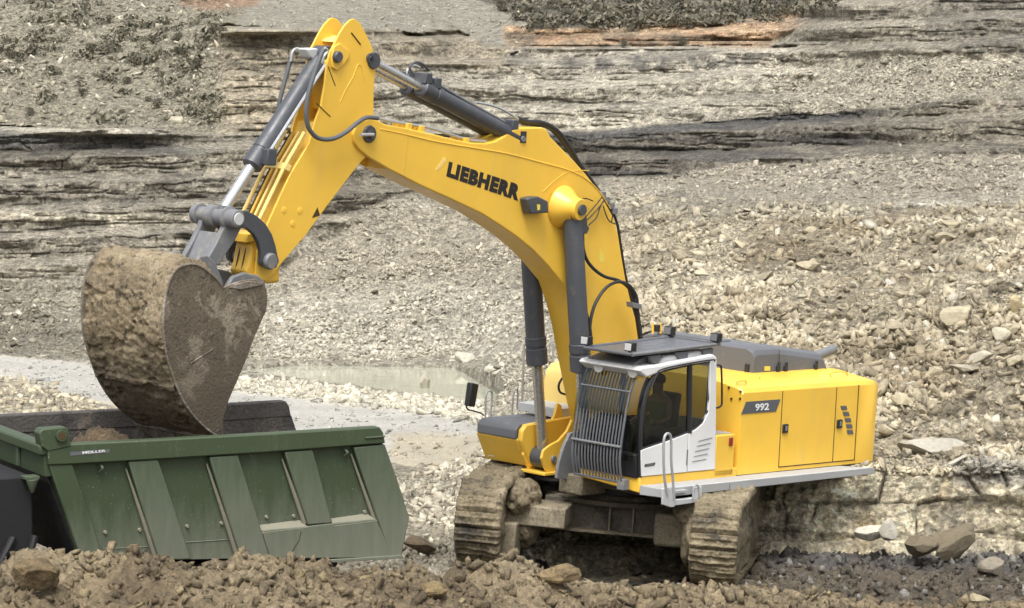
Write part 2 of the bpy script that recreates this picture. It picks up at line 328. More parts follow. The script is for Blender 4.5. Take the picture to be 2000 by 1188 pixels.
# ---------------------------------------------------------------- terrain: the quarry, laid out by distance
RB = .0  # reserve
def gz(v, z=-.35): return (HC-z)/math.tan(PITCH+math.atan((v-CY)/FPX))*1.0
def gd(v, z=-.35):      # depth along axis of a level point of height z seen at row v
    r = ray(1000, v); return (z-HC)/r[2]
G = lambda *vs: [(v, gd(v)) for v in vs]
GR = G(1100, 1060, 1000, 900, 860, 800, 760, 700)
UC = [-400, 0, 300, 450, 600, 900, 1060, 1200, 1500, 1650, 1800, 2400]
left = GR+[(690, 82.0), (650, 84.4), (560, 88.2), (530, 89), (400, 91.5), (300, 93.5), (250, 95), (238, 97.5), (100, 106), (0, 115), (-150, 130)]
cols = {
 -400: left, 0: left,
 300: GR+[(690, 82.0), (650, 84.4), (560, 88.2), (530, 89), (400, 92), (300, 95), (262, 96.5), (250, 98.5), (100, 107), (0, 116), (-150, 131)],
 450: GR+[(690, 82.0), (600, 86.4), (560, 88.2), (450, 92), (300, 96), (265, 97), (255, 98.5), (150, 100.5), (62, 102), (50, 108), (0, 120), (-150, 134)],
 600: GR+[(690, 82.0), (600, 86.4), (560, 88.2), (450, 93), (300, 97), (270, 98), (258, 99.5), (150, 101), (62, 103), (50, 109), (0, 122), (-150, 136)],
 900: GR+[(690, 82.0), (600, 86.6), (480, 93), (400, 98), (330, 103), (280, 104), (230, 106), (150, 108), (120, 110), (100, 114), (0, 132), (-150, 146)],
 1060: [(1100, 49.8), (1060, 52.2), (1050, 52.6), (1000, 53.0), (905, 56), (800, 66), (700, 74), (600, 82), (480, 90), (400, 95), (350, 101), (300, 104), (230, 105.5), (150, 108), (95, 111.5), (90, 115), (38, 118), (28, 127), (0, 132), (-150, 146)],
 1200: [(1100, 50.5), (1060, 52), (1050, 52.4), (905, 53), (800, 58), (650, 64), (600, 66), (500, 71), (420, 78), (375, 88), (350, 99), (230, 103), (150, 106), (95, 110), (90, 114), (38, 117), (28, 127), (0, 132), (-150, 146)],
 1500: [(1100, 50.8), (1060, 52.3), (1050, 52.6), (912, 53), (900, 54.2), (800, 57), (600, 63), (450, 70), (400, 74), (382, 84), (365, 92), (300, 98), (200, 102), (140, 105), (85, 108), (80, 111), (45, 113), (35, 120), (0, 126), (-150, 140)],
 1650: [(1100, 50.8), (1060, 52.3), (1050, 52.6), (912, 53), (900, 54.2), (800, 57), (600, 63), (450, 70), (402, 74), (392, 84), (375, 90), (300, 96), (200, 99), (100, 103), (20, 106), (0, 109), (-150, 120)],
 1800: [(1100, 50.8), (1060, 52.3), (1050, 52.6), (912, 53), (900, 54.2), (860, 55), (800, 57), (600, 62), (450, 68), (405, 72), (394, 83), (380, 87), (300, 93), (200, 96), (100, 99), (0, 103), (-150, 112)],
 2400: [(1100, 50.8), (1060, 52.0), (1050, 52.3), (912, 52.6), (900, 53.5), (800, 55.5), (600, 60), (450, 65), (405, 69), (394, 79), (380, 82), (300, 87), (200, 90), (100, 93), (0, 97), (-150, 106)],
}
du, dv = 2.4, 2.0
us = np.arange(-800, 2801, du); vs_ = np.arange(1100, -221, -dv)
T = np.zeros((len(vs_), len(UC)))
for j, u in enumerate(UC):
    k = sorted(cols[u]); T[:, j] = np.interp(vs_, [a for a, b in k], [b for a, b in k])
D = np.zeros((len(vs_), len(us)))
for i in range(len(vs_)): D[i] = np.interp(us, UC, T[i])
ker = np.hanning(31); ker /= ker.sum()
Dp = np.pad(D, ((0, 0), (15, 15)), 'edge'); D = np.apply_along_axis(lambda r: np.convolve(r, ker, 'valid'), 1, Dp)
UU, VV = np.meshgrid(us, vs_)
def world_of(U_, V_, D_):
    x = (U_-CX)/FPX*D_; y = (CY-V_)/FPX*D_; return np.stack([x, y*SP+D_*CP, y*CP-D_*SP+HC], -1)
P0 = world_of(UU, VV, D)
X, Y, Z = P0[..., 0], P0[..., 1], P0[..., 2]
wu = UU+fbm(X*.35, Y*.35, Z*.35, 3, 3)*22; wv = VV+fbm(X*.5, Y*.5, Z*.5, 4, 11)*13
wf = fbm(X*2.5, Y*2.5, Z*2.5, 3, 21)
def curve(pts, u): return np.interp(u, [a for a, b in pts], [b for a, b in pts])
def band(top, bot, s0=6, s1=6, u0=-1e9, u1=1e9, su=15):
    t, b = curve(top, wu), curve(bot, wu)
    return sstep(t-s0, t+s0, wv)*(1-sstep(b-s1, b+s1, wv))*sstep(u0-su, u0+su, wu)*(1-sstep(u1-su, u1+su, wu))
C = lambda r, g, b: np.array(lin((r, g, b)))
tone = np.zeros(P0.shape)+C(158, 150, 128)
def put(m, c, a=1.0):
    global tone
    tone = tone*(1-m[..., None]*a)+c*(m[..., None]*a)
cliffM = np.zeros(D.shape); rubM = np.zeros(D.shape); smoothM = np.zeros(D.shape)
# bands of the photograph's rock, as (top curve, bottom curve)
ALL = [(-400, -200), (2400, -200)]
put(band(ALL, [(-400, 240), (430, 262), (431, 60), (1000, 60)]), C(150, 142, 118))            # left grown-over slope
m = band([(430, 52), (640, 55), (900, 60), (1000, 95)], [(430, 262), (640, 268), (760, 280), (1000, 235)], 5, 5, 425, 1030, 18); put(m, C(180, 166, 136)); cliffM = np.maximum(cliffM, m)
m = band([(430, -200), (1000, -200)], [(430, 52), (640, 55), (900, 60), (1000, 105), (1060, 55)], 4, 4, 470, 1040); put(m, C(158, 152, 133)); smoothM = np.maximum(smoothM, m)
put(band([(340, -200), (400, -200)], [(340, 5), (420, 22), (460, 22), (520, 5)], 4, 6, 350, 500), C(160, 130, 98))
m = band([(930, -200), (1700, -200)], [(945, 0), (1050, 52), (1300, 52), (1500, 45), (1640, 15), (1680, -40)], 4, 4, 940, 1680); put(m, C(108, 101, 86)); scrubM = m*1.0; rubM = np.maximum(rubM, .5*m); put(m*sstep(0, .3, fbm(X*.4, Y*.4, Z*.8, 3, 35)), C(140, 130, 108), .6)
m = band([(985, 50), (1300, 52), (1500, 38), (1640, 12)], [(985, 96), (1300, 92), (1500, 88), (1540, 60), (1640, 30)], 3, 5, 985, 1625, 8); put(m, C(200, 166, 122)); cliffM = np.maximum(cliffM, m)
put(m*sstep(.1, .4, fbm(X*.8, Y*.8, Z*5, 3, 61)), C(182, 132, 86), .6)
put(m*sstep(.05, .25, fbm(X*.5, Y*.5, Z*3, 3, 66)), C(150, 132, 104), .8)
m = band([(985, 92), (1500, 90)], [(985, 230), (1500, 190), (1700, 100)], 4, 8, 990, 1600, 30); put(m, C(184, 174, 152)); cliffM = np.maximum(cliffM, m)
m = band([(1100, 112), (1460, 104)], [(1100, 136), (1460, 134)], 4, 4, 1110, 1470, 20); put(m*sstep(-.15, .25, fbm(X*1.6, Y*.2, Z*.5, 3, 31)), C(104, 101, 92), .85)
m = band([(1600, 0), (1660, -200), (2400, -200)], [(1500, 120), (1700, 110), (1900, 120), (2400, 130)], 10, 15, 1560, 4000, 40); put(m, C(150, 141, 121)); cliffM = np.maximum(cliffM, m)
m = band([(1800, -20), (2400, -40)], [(1800, 100), (2400, 115)], 5, 5, 1810, 4000, 12); put(m*.8, C(120, 113, 98))
m = band([(1450, 110), (2400, 115)], [(1450, 235), (1650, 220), (1800, 195), (1930, 165), (2400, 170)], 10, 10, 1500, 4000, 40); put(m, C(172, 163, 140)); rubM = np.maximum(rubM, .5*m)
# pale strata band above the shale
m = band([(760, 130), (1100, 140), (1500, 140)], [(760, 270), (1050, 262), (1250, 248), (1450, 225), (1650, 215)], 8, 5, 740, 1560, 30); put(m, C(180, 171, 148)); cliffM = np.maximum(cliffM, m)
# dark shale, middle and right
m = band([(720, 280), (1050, 266), (1250, 250), (1450, 228), (1650, 216), (1800, 195), (2000, 190), (2400, 190)], [(720, 350), (1150, 352), (1300, 345), (1450, 322), (1650, 312), (1900, 300), (2400, 300)], 5, 9, 720, 4000, 20)
put(m, C(124, 116, 99)); cliffM = np.maximum(cliffM, m)
mb = m*sstep(.0, .35, fbm(X*.12, Y*.12, Z*4.5, 3, 41)+.05); put(mb, C(92, 88, 80), .9)
put(band([(1000, 266), (1250, 252), (1450, 230), (1650, 218), (1850, 190)], [(1000, 284), (1250, 272), (1450, 250), (1650, 232), (1850, 202)], 3, 5, 1000, 1860, 20), C(80, 79, 78), .8)
put(m*sstep(1650, 1800, wu), C(152, 142, 120), .65)
m = band([(1180, 350), (1300, 345), (1450, 322), (1900, 300), (2400, 300)], [(1180, 392), (2400, 392)], 8, 4, 1190, 4000, 20); put(m, C(166, 156, 134)); rubM = np.maximum(rubM, .5*m)
put(band([(1190, 365), (1330, 370)], [(1190, 398), (1330, 400)], 4, 4, 1200, 1340, 10), C(112, 106, 92), .6)
# left cliff
m = band([(-400, 236), (0, 240), (430, 264), (760, 282)], [(-400, 540), (450, 545), (560, 500), (700, 420), (800, 380)], 4, 14, -2000, 820, 20); put(m, C(156, 147, 126)); cliffM = np.maximum(cliffM, m)
put(band([(-400, 236), (0, 240), (430, 264), (470, 268)], [(-400, 252), (0, 254), (430, 273), (470, 276)], 3, 3, -2000, 560), C(190, 181, 158), .9)
put(band([(-400, 256), (0, 260), (250, 272), (430, 288)], [(-400, 290), (0, 290), (250, 300), (430, 302)], 5, 8, -2000, 400, 50), C(90, 89, 86), .85)
put(m*sstep(.05, .4, fbm(X*.12, Y*.12, Z*3.2, 3, 51)), C(100, 93, 78), .8)
put(m*sstep(.12, .4, fbm(X*.15, Y*.15, Z*3.0, 3, 57)), C(182, 172, 146), .75)
put(m*sstep(380, 600, wu), C(126, 116, 95), .55)
# talus slopes under the cliffs
m = band([(500, 545), (560, 500), (700, 415), (850, 385), (1000, 370), (1250, 360)], [(0, 705), (1400, 705)], 12, 6, 480, 1300, 30); put(m, C(172, 162, 138)); rubM = np.maximum(rubM, m)
put(band([(530, 560), (1250, 540)], [(530, 700), (1250, 700)], 20, 10, 500, 1260, 40), C(190, 182, 160), .8)
m = band([(-400, 540), (450, 548)], [(-400, 692), (480, 700)], 12, 6, -2000, 500, 30); put(m, C(158, 150, 128)); rubM = np.maximum(rubM, m*.8)
put(band([(-400, 520), (0, 560), (120, 620), (180, 690)], [(-400, 690), (0, 690), (180, 700)], 10, 8, -2000, 170, 20), C(128, 120, 100), .7)
# right rubble mound
m = band([(1150, 470), (1240, 400), (1330, 390), (1700, 398), (1900, 400), (2400, 385)], [(1150, 905), (2400, 905)], 8, 5, 1130, 4000, 40)
put(m, C(176, 163, 132)); rubM = np.maximum(rubM, m); put(m*sstep(-.1, .3, fbm(X*.4, Y*.4, Z*.4, 3, 71)), C(190, 178, 148), .7); put(m*(1-sstep(390, 470, wv)), C(160, 152, 130), .8)
put(m*sstep(.05, .35, fbm(X*.5+9, Y*.5, Z*.5, 4, 76)), C(150, 132, 98), .7); put(m*sstep(.05, .35, fbm(X*.9+19, Y*.9, Z*.9, 4, 78)), C(128, 115, 88), .6)
put(band([(1740, 392), (1910, 392)], [(1740, 402), (1910, 403)], 3, 3, 1745, 1905, 8), C(190, 182, 160)); 
# floor: road, pond bank
m = band([(-400, 700), (0, 700), (480, 703), (1000, 700)], [(-400, 1200), (1200, 1200)], 5, 5, -2000, 1130, 20); put(m, C(168, 160, 138)); floorM = m
rd = band([(-400, 685), (0, 692), (230, 722), (480, 754), (700, 786), (900, 812), (980, 826)], [(-400, 740), (0, 742), (190, 790), (430, 850), (760, 905), (980, 935), (1100, 950)], 6, 8, -2000, 1000, 20)
put(rd, C(160, 157, 147)); smoothM = np.maximum(smoothM, rd)
put(band([(0, 735), (190, 790)], [(0, 860), (240, 860)], 8, 8, -2000, 235, 12), C(172, 161, 134))
bank = band([(460, 742), (600, 746), (720, 762), (850, 782), (940, 790)], [(460, 762), (600, 780), (720, 795), (850, 815), (940, 832)], 5, 6, 455, 960, 12); put(bank, C(196, 188, 164))
put(band([(760, 850), (1100, 850)], [(760, 1100), (1100, 1100)], 8, 8, 755, 1100, 15), C(160, 150, 126))
# block wall
wall = band([(1020, 908), (2400, 905)], [(1020, 1085), (2400, 1075)], 5, 5, 1040, 4000, 10)
wallV = sstep(900, 912, VV)*(1-sstep(1048, 1058, VV))*sstep(1035, 1060, UU)
put(wall, C(220, 205, 168)); put(wall*sstep(.05, .4, fbm(X*1.5, Y, Z*1.5, 4, 81)), C(180, 155, 104), .7); put(wall*sstep(.15, .4, fbm(X*1.3+5, Y, Z*1.3, 4, 86)), C(158, 148, 124), .7)
put(band([(1700, 905), (2400, 905)], [(1700, 945), (1960, 950), (2400, 950)], 4, 6, 1860, 4000, 15), C(165, 158, 144), .8)
# overall mottling
tone *= (1+.16*fbm(X*1.1, Y*1.1, Z*2.2, 4, 91))[..., None]*(1+.10*wf)[..., None]
# benches: steep cut faces with narrow ledges between them
stc = np.clip(cliffM+.5*rubM*sstep(400, 380, VV), 0, 1)*(1-sstep(530, 560, VV))*(1-smoothM)
def stairs(q, w): k = np.floor(q); f = q-k; return k+np.clip((f-.5+w/2)/w, 0, 1)
gD = np.gradient(D, axis=0)/np.minimum(-np.gradient(-Z, axis=0), 1e9); gD = np.clip(np.nan_to_num(gD), 0, 12)
kk = np.ones(9)/9; gD = np.apply_along_axis(lambda r: np.convolve(np.pad(r, 4, 'edge'), kk, 'valid'), 0, gD)
zq = Z-.065*np.maximum(X-2, 0)+.05*np.maximum(-X-3, 0)*.6+.22*fbm(X*.13, 0*X, Z*.3, 2, 321)+.07*fbm(X*.8, 0*X, Z*.8, 3, 322)
stp = .72; zs = stairs(zq/stp, .30)*stp
D = D-gD*(zq-zs)*.8*stc
P0 = world_of(UU, VV, D); X, Y, Z = P0[..., 0], P0[..., 1], P0[..., 2]
# displacement ---- strata ledges, rubble lumps, pond hollow
sz = Z+.25*fbm(X*.15, Y*.15, Z*.1, 3, 5)+.05*X*.1
def layers(s, th, seed):
    q = s/th; k = np.floor(q); fr = q-k
    h = _hash(k.astype(np.int64), np.zeros_like(k, dtype=np.int64), np.zeros_like(k, dtype=np.int64), seed); return h, fr
sz = sz+.07*fbm(X*1.4, Y*1.4, Z*1.4, 3, 6); S_ = lambda fz, fx, sd: vnoise(X*fx, Y*fx*.6, sz*fz, sd)
cov = sstep(.22, .42, fbm(X*.22, Y*.22, Z*.45, 4, 95))*(1-.7*sstep(700, 900, UU))
cliffK = cliffM*(1-.75*cov)
sz = sz+.05*fbm(X*.9, Y*.9, Z*.9, 3, 311)
tq = lambda a: np.tanh(3.2*a)/.95
st1 = tq(S_(1.3, .06, 301))*.8; st2 = tq(S_(3.4, .13, 302))*.8; st3 = tq(S_(7.5, .35, 303)); st4 = S_(15, .8, 304)
brkn = sstep(-.25, .35, vnoise(X*.55, Y*.55, sz*3.1, 312)); st2 = st2*(.35+.65*brkn); st3 = st3*(.3+.7*brkn)
def crack(th, wd, sd, br):
    q = sz/th+.35*vnoise(X*.35, 0*X, sz/th*.6, sd); k = np.floor(q); f = np.abs(q-k-.5)*th; b = sstep(br, br+.22, vnoise(X*1.1, Y*.3, k*3.7, sd+1)); h = _hash(k.astype(np.int64), 0*k.astype(np.int64), 0*k.astype(np.int64), sd+2)
    l = np.exp(-(f/(wd*(.5+h)))**2)*b
    px = X*1.15/(th*3.2)+h*7+.35*vnoise(X*1.5, 0*X, sz*3, sd+3); kx = np.floor(px); fx = np.abs(px-kx-.5)*(th*3.2)/1.15; hb = _hash(kx.astype(np.int64), k.astype(np.int64), 0*k.astype(np.int64), sd+4)
    return np.maximum(l, np.exp(-(fx/(wd*.7))**2)*(hb > .55)*.7), hb
cr1, hb1 = crack(.42, .024, 330, -.15); cr2, hb2 = crack(.17, .014, 340, -.05); crk = np.clip(cr1+.8*cr2, 0, 1)
gul = fbm(X*1.4, Y*1.4, Z*.3, 3, 305)
blk = fbm(X*2.6, Y*2.6, Z*4.5, 3, 306)
led = (-.22*st1-.18*st2-.06*st3+.22*gul+.18*blk)*.8+(hb1-.5)*.22+(hb2-.5)*.10+.16*crk
led = led*(1-.75*cov)+cov*(.35*fbm(X*.6, Y*.6, Z*.6, 3, 307)+.10*billow(X*4, Y*4, Z*4, 3, 308))
lumps = .70*fbm(X*.30, Y*.30, Z*.30, 4, 24)+.22*billow(X*1.6, Y*1.6, Z*1.6, 4, 26)+.10*billow(X*6, Y*6, Z*6, 2, 29)
soft = .10*fbm(X*1.2, Y*1.2, Z*1.2, 4, 33)
gen = (1-np.clip(cliffM+rubM+smoothM+wallV, 0, 1))
flat = sstep(650, 698, VV)*(1-sstep(1050, 1150, UU))
disp = cliffM*led*1.0+rubM*(1-cliffM)*lumps*(1-.9*flat)+smoothM*.25*soft+gen*(lumps*.8*(1-.75*flat))
# weathered bedding also colours the thin beds
bedc = 1+cliffK*(.15*st1+.20*st2+.10*st3+.10*st4+.26*blk+.14*gul+.22*(hb1-.5)+.34*(hb2-.5)-.32*crk)
tone *= np.clip(bedc, .42, 1.5)[..., None]; tone = tone*(1-(cliffM*cov*.35)[..., None])+C(176, 167, 144)*(cliffM*cov*.35)[..., None]
# block wall: joints and blocks
bx = X+.30*vnoise(X*.8, 0*X, Z*2, 63); bz = Z+.14*vnoise(X*.9, 0*X, Z, 64)
row = np.floor(bz/.52); bxx = bx/1.7+.37*row; kx = np.floor(bxx)
bh = _hash(kx.astype(np.int64), row.astype(np.int64), 0*row.astype(np.int64), 65); jx = np.minimum(bxx-kx, 1-(bxx-kx))*1.7; jz = np.minimum(bz/.52-row, 1-(bz/.52-row))*.52
joint = np.maximum(np.exp(-(np.minimum(jx, jz*1.6)/.018)**2), np.exp(-((X+.05*vnoise(0*X, 0*X, Z*4, 5)-4.62)/.03)**2)+np.exp(-((X+.05*vnoise(0*X, 0*X, Z*4, 6)-8.35)/.035)**2))*sstep(-.1, .3, vnoise(X*.9, Y, Z*2, 68))
disp = disp*(1-wallV)+wallV*(-(bh-.5)*.30+.10*joint+.12*fbm(X*1.5, Y*1.5, Z*1.5, 3, 69)+.12*billow(X*5, Y*5, Z*5, 4, 67))
tone *= (1-.62*wallV*joint)[..., None]; tone *= (1+wallV*(.06+.36*fbm(X*3.1, Y*3, Z*3.6, 4, 83)+.34*vnoise(X*12, Y, Z*14, 84)+.22*(bh-.5)))[..., None]; tone = tone*.80+tone.mean(-1, keepdims=True)*.20; tone *= .93
gr = (1-.8*smoothM); tone *= (1+gr*(.20*vnoise(X*13, Y*13, Z*17, 401)+.22*vnoise(X*24, Y*24, Z*30, 403)+RNG.normal(0, .10, X.shape)))[..., None]; tone = np.clip(tone, .02, .8)
ray_n = world_of(UU, VV, np.ones_like(D))-CAM
P = P0+ray_n*(disp*.8)[..., None]
P[..., 2] -= disp*.35*(1-cliffM)
P[..., 2] -= .4*sstep(1058, 1072, VV)*sstep(1030, 1060, UU)
# pond
PZ = -.47
inp = sstep(0, 3, VV-curve([(470, 714), (560, 706), (700, 706), (880, 710), (985, 735)], UU+wf*6))*(1-sstep(-2, 2, VV-curve([(470, 722), (600, 738), (720, 754), (850, 773), (940, 782), (985, 752)], wu)))*sstep(470, 480, UU)*(1-sstep(972, 984, wu))
pondm = inp
P[..., 2] = P[..., 2]*(1-pondm)+(PZ-.3)*pondm
shore = sstep(695, 712, VV)*(1-sstep(790, 830, VV))*(1-pondm)*sstep(440, 480, UU)*(1-sstep(985, 1010, UU))
P[..., 2] = np.where(shore > .3, np.maximum(P[..., 2], PZ+.06), P[..., 2])
P[..., 2] += bank*.05*(1-pondm)
terr = grid_mesh('quarry_terrain', P, 'talus', None, tone, smooth=False); tag(terr, kind='structure')
terr.data.materials.append(M['cliff']); terr.data.materials.append(M['road'])
mi = np.where(cliffM > .5, 1, np.where((rd > .5), 2, 0))[:-1, :-1].reshape(-1); terr.data.polygons.foreach_set('material_index', mi.astype(np.int32))
def ground_at(u, v):
    i = np.clip(((1100-np.asarray(v))/dv).astype(int), 0, len(vs_)-1); j = np.clip(((np.asarray(u)+800)/du).astype(int), 0, len(us)-1)
    return P[i, j], tone[i, j]
wz = []
for u, v in [(440, 705), (560, 692), (700, 692), (890, 696), (1010, 735), (985, 775), (930, 800), (850, 792), (700, 772), (560, 755), (440, 740)]:
    r = ray(u, v); d = (PZ-HC)/r[2]; wz.append(tuple(CAM+r*d))
mb_ = MB(); mb_.add(wz, [tuple(range(len(wz)))]); pond = mb_.build('pond_water', 'water', None, 0, False); tag(pond, kind='structure')
# far ground beyond the frame so that the pit has rims on all sides
# ---------------------------------------------------------------- near ground: churned mud, heightfield z(x, y)
def plane_z(x, y):   # the excavator's own standing plane
    n = MR[:, 2]; p = MR@np.array([0, 0, .06])+MT; return p[2]-(n[0]*(x-p[0])+n[1]*(y-p[1]))/n[2]
xs = np.arange(-13, 14.01, .045); ys = np.arange(33, 55.6, .05)
XX, YY = np.meshgrid(xs, ys)
UN = CX+FPX*XX/(YY*CP+1.0)          # roughly the photo column of each point
zb = np.clip(plane_z(XX, YY), -.42, .3)
wmac = np.exp(-((XX-1.7)/5.5)**4)
far = sstep(47, 53, YY); zb = zb*(wmac)+(-.15-.3*sstep(44, 52, YY))*(1-wmac)
zb = zb*(1-far)+far*(-.35)
zb = np.where(XX > .8, zb*(1-sstep(46, 51.5, YY))-.36*sstep(46, 51.5, YY), zb)
crest = [(-400, 1085, 39.3), (0, 1098, 39.3), (60, 1074, 39.4), (130, 1097, 39.4), (220, 1086, 39.5), (300, 1094, 39.5), (500, 1080, 39.6), (640, 1094, 39.8), (720, 1104, 40), (820, 1102, 40.6), (900, 1112, 41.4), (1040, 1094, 42.2), (1100, 1112, 42.6), (1180, 1132, 43), (1300, 1138, 43.2), (1400, 1152, 43.3), (1500, 1160, 43), (1620, 1175, 42.5), (1800, 1184, 42), (2400, 1190, 42)]
cu = [c[0] for c in crest]; cz = []; cyy = []
for u, v, d in crest:
    p = at_depth(u, v, d); cz.append(p[2]-.16); cyy.append(p[1])
yc = np.interp(UN, cu, cyy)+.25*fbm(XX*.6, XX*0, XX*0, 2, 101); zc = np.interp(UN, cu, cz)
dy = YY-yc; prof = np.where(dy < 0, np.exp(-(np.abs(dy)/3.2)**2.2), np.exp(-(np.abs(dy)/1.05)**2))
wob = fbm(XX*.8, YY*.8, 0*XX, 3, 103)
zz = zb+np.maximum(zc-zb, 0)*prof*(1+.10*wob)
clod = -.05+.19*billow(XX*1.5, YY*1.5, zz*.6, 3, 110)+.12*billow(XX*3.6, YY*3.6, 0*XX, 3, 115)+.05*billow(XX*9, YY*9, 0*XX, 2, 118)+.10*fbm(XX*.5, YY*.5, 0*XX, 2, 119)
# keep the ground low under the tracks and the belly
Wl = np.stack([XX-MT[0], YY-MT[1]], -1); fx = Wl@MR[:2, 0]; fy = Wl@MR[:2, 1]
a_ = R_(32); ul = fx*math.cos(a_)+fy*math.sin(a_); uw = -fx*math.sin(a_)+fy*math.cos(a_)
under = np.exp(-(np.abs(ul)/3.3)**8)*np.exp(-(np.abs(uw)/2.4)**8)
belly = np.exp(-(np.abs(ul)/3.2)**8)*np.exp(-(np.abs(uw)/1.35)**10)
amp = 1-.55*under; amp *= 1-.6*sstep(50.5, 52, YY)*(XX > 3)
zz = zz+clod*amp-.08*under-.16*belly
edge = np.maximum(sstep(52.6, 53.6, YY)*(XX > 1.5), sstep(53.5, 55.4, YY)); zz -= edge*1.6
tn = np.zeros(zz.shape+(3,))+C(150, 132, 98)
def putn(m, c, a=1.0):
    global tn
    tn = tn*(1-(m*a)[..., None])+c*(m*a)[..., None]
nn = fbm(XX*.9, YY*.9, 0*XX, 4, 131)
putn(sstep(0, .4, nn), C(168, 150, 114), .7); putn(sstep(.05, .45, -nn), C(118, 100, 72), .7)
putn(sstep(44.5, 46, YY+wob)*sstep(2.9, 3.6, XX-.15*(YY-44)), C(100, 90, 74), .92)
putn(sstep(43.6, 44.6, YY+wob)*sstep(3.3, 3.9, XX)*(1-sstep(44.5, 46, YY)), C(112, 98, 74), .7)
putn(sstep(49.3, 50.2, YY+.5*wob)*(1-sstep(51.2, 52, YY))*sstep(3.6, 4.4, XX), C(98, 95, 92), .8)
putn(np.clip(under, 0, 1)*sstep(-2.8, -1.9, -np.abs(ul)*1.0), C(58, 50, 40), .9); putn(np.clip(np.exp(-(np.abs(ul)/3.6)**8)*np.exp(-(np.abs(uw)/1.5)**10), 0, 1), C(34, 30, 26), .95)  # shade under the excavator, painted into the soil colour
putn(sstep(43.3, 45, YY+wob)*(1-sstep(-.9, .1, XX)), C(165, 156, 134), .9)
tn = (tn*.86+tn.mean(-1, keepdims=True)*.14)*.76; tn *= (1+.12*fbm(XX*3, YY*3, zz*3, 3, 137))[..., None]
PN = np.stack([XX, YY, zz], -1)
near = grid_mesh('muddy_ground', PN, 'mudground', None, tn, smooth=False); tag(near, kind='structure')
def near_at(x, y):
    i = np.clip(((np.asarray(y)-33)/.05).astype(int), 0, len(ys)-1); j = np.clip(((np.asarray(x)+13)/.045).astype(int), 0, len(xs)-1)
    return PN[i, j], tn[i, j]
# apron: ground all round, far below and outside the frame
ap = MB(); ap.add([(-400, -60, -1.9), (400, -60, -1.9), (400, 500, -1.9), (-400, 500, -1.9)], [(0, 1, 2, 3)]); apo = ap.build('ground', 'mudground', None, 0, False)
ca = apo.data.color_attributes.new('tone', 'FLOAT_COLOR', 'POINT'); ca.data.foreach_set('color', [.22, .19, .13, 1]*4); tag(apo, kind='structure')

# ---------------------------------------------------------------- loose rubble (uncountable) and boulders
def scatter(name, n, ub, vb, size, dens=None, pw=2.2, flat=.5, tilt=.6, bright=(.75, 1.35), tint=None, mix=.35, sink=.25, label=None, cat='rubble'):
    u = RNG.uniform(*ub, n*3); v = RNG.uniform(*vb, n*3)
    if dens is not None:
        i = np.clip(((1100-v)/dv).astype(int), 0, len(vs_)-1); j = np.clip(((u+800)/du).astype(int), 0, len(us)-1); ok = RNG.uniform(0, 1, n*3) < dens[i, j]
        u, v = u[ok], v[ok]
    u, v = u[:n], v[:n]; p, t = ground_at(u, v); p = p.copy()
    s = size[0]+(size[1]-size[0])*RNG.uniform(0, 1, len(u))**pw
    s = s*1.0; p[:, 2] += s*(.15-sink*.3)
    b = RNG.uniform(bright[0], bright[1], (len(u), 1)); tt = t*b
    if tint is not None: q = RNG.uniform(0, 1, (len(u), 1)) < mix; tt = np.where(q, tint*b*.76, tt)
    h_ = len(p)*96//100; tt = np.clip(tt, 0, .75)
    stones_mesh(name, p[:h_], s[:h_], tt[:h_], 'stone', flat, tilt, label=label+', angular shards', cat=cat, shard=True)
    return stones_mesh(name, p[h_:], s[h_:], tt[h_:], 'stone', flat, tilt, label=label, cat=cat)
rm = np.clip(rubM, 0, 1)*(1-cliffM)*(.10+.90*sstep(-.10, .30, fbm(X*.45, Y*.45, Z*.45, 4, 99)))
PALE = C(205, 198, 178)
scatter('rubble', 46000, (1130, 2380), (395, 905), (.015, .125), rm, 4.6, .55, .8, (.80, 1.10), PALE, .05, label='tan rubble slope of broken limestone behind the excavator')
scatter('rubble', 17000, (480, 1300), (375, 705), (.013, .09), rm, 5, .5, .6, (.84, 1.10), PALE, .06, label='pale talus of small stones above the pond')
scatter('rubble', 9000, (-380, 500), (545, 700), (.015, .10), rm, 5, .5, .6, (.8, 1.1), PALE, .05, label='grey stones at the foot of the left cliff')
scatter('rubble', 12000, (-380, 460), (-100, 245), (.02, .13), gen*(.35+.65*sstep(-.2, .3, fbm(X*.3, Y*.3, Z*.3, 3, 88))), 6, .5, .7, (.72, 1.2), PALE, .12, label='stony scrub slope at the upper left')
scatter('rubble', 12000, (1150, 2380), (110, 395), (.015, .10), np.clip(rubM*1.2+.3*cov, 0, 1), 5, .5, .6, (.82, 1.1), PALE, .04, label='loose stones on the terraces of the far right wall')
scatter('rubble', 2200, (455, 950), (735, 830), (.03, .13), bank, 2.5, .55, .5, (.8, 1.25), PALE, .5, label='bank of pale stones along the pond edge')
heapM = band([(0, 735), (100, 748), (190, 790), (230, 830)], [(0, 870), (240, 870)], 5, 8, -2000, 225, 12)
scatter('rubble', 4000, (-380, 260), (728, 870), (.02, .14), heapM, 4, .6, .6, (.75, 1.25), C(185, 174, 146), .3, label='tan rubble heap behind the tipper body')
ruM = sstep(885, 935, wv+.25*(wu-900))*sstep(740, 800, wu)*(1-sstep(1050, 1120, wu))
scatter('rubble', 7000, (735, 1130), (820, 1080), (.018, .11), ruM, 4, .55, .6, (.65, 1.35), PALE, .3, label='rubble between the tipper and the tracks')
scatter('rubble', 3500, (-380, 1100), (700, 900), (.015, .07), floorM*(1-inp)*(.3+.7*sstep(-.1, .2, wf)), 3, .6, .5, (.75, 1.25), label='gravel scattered over the haul road')
scatter('rubble', 2600, (1480, 2380), (893, 925), (.02, .09), None, 4, .5, .6, (.55, .85), PALE, .04, label='broken stones on top of the cut rock bench')
scrM = smoothM*(1-sstep(120, 140, VV))
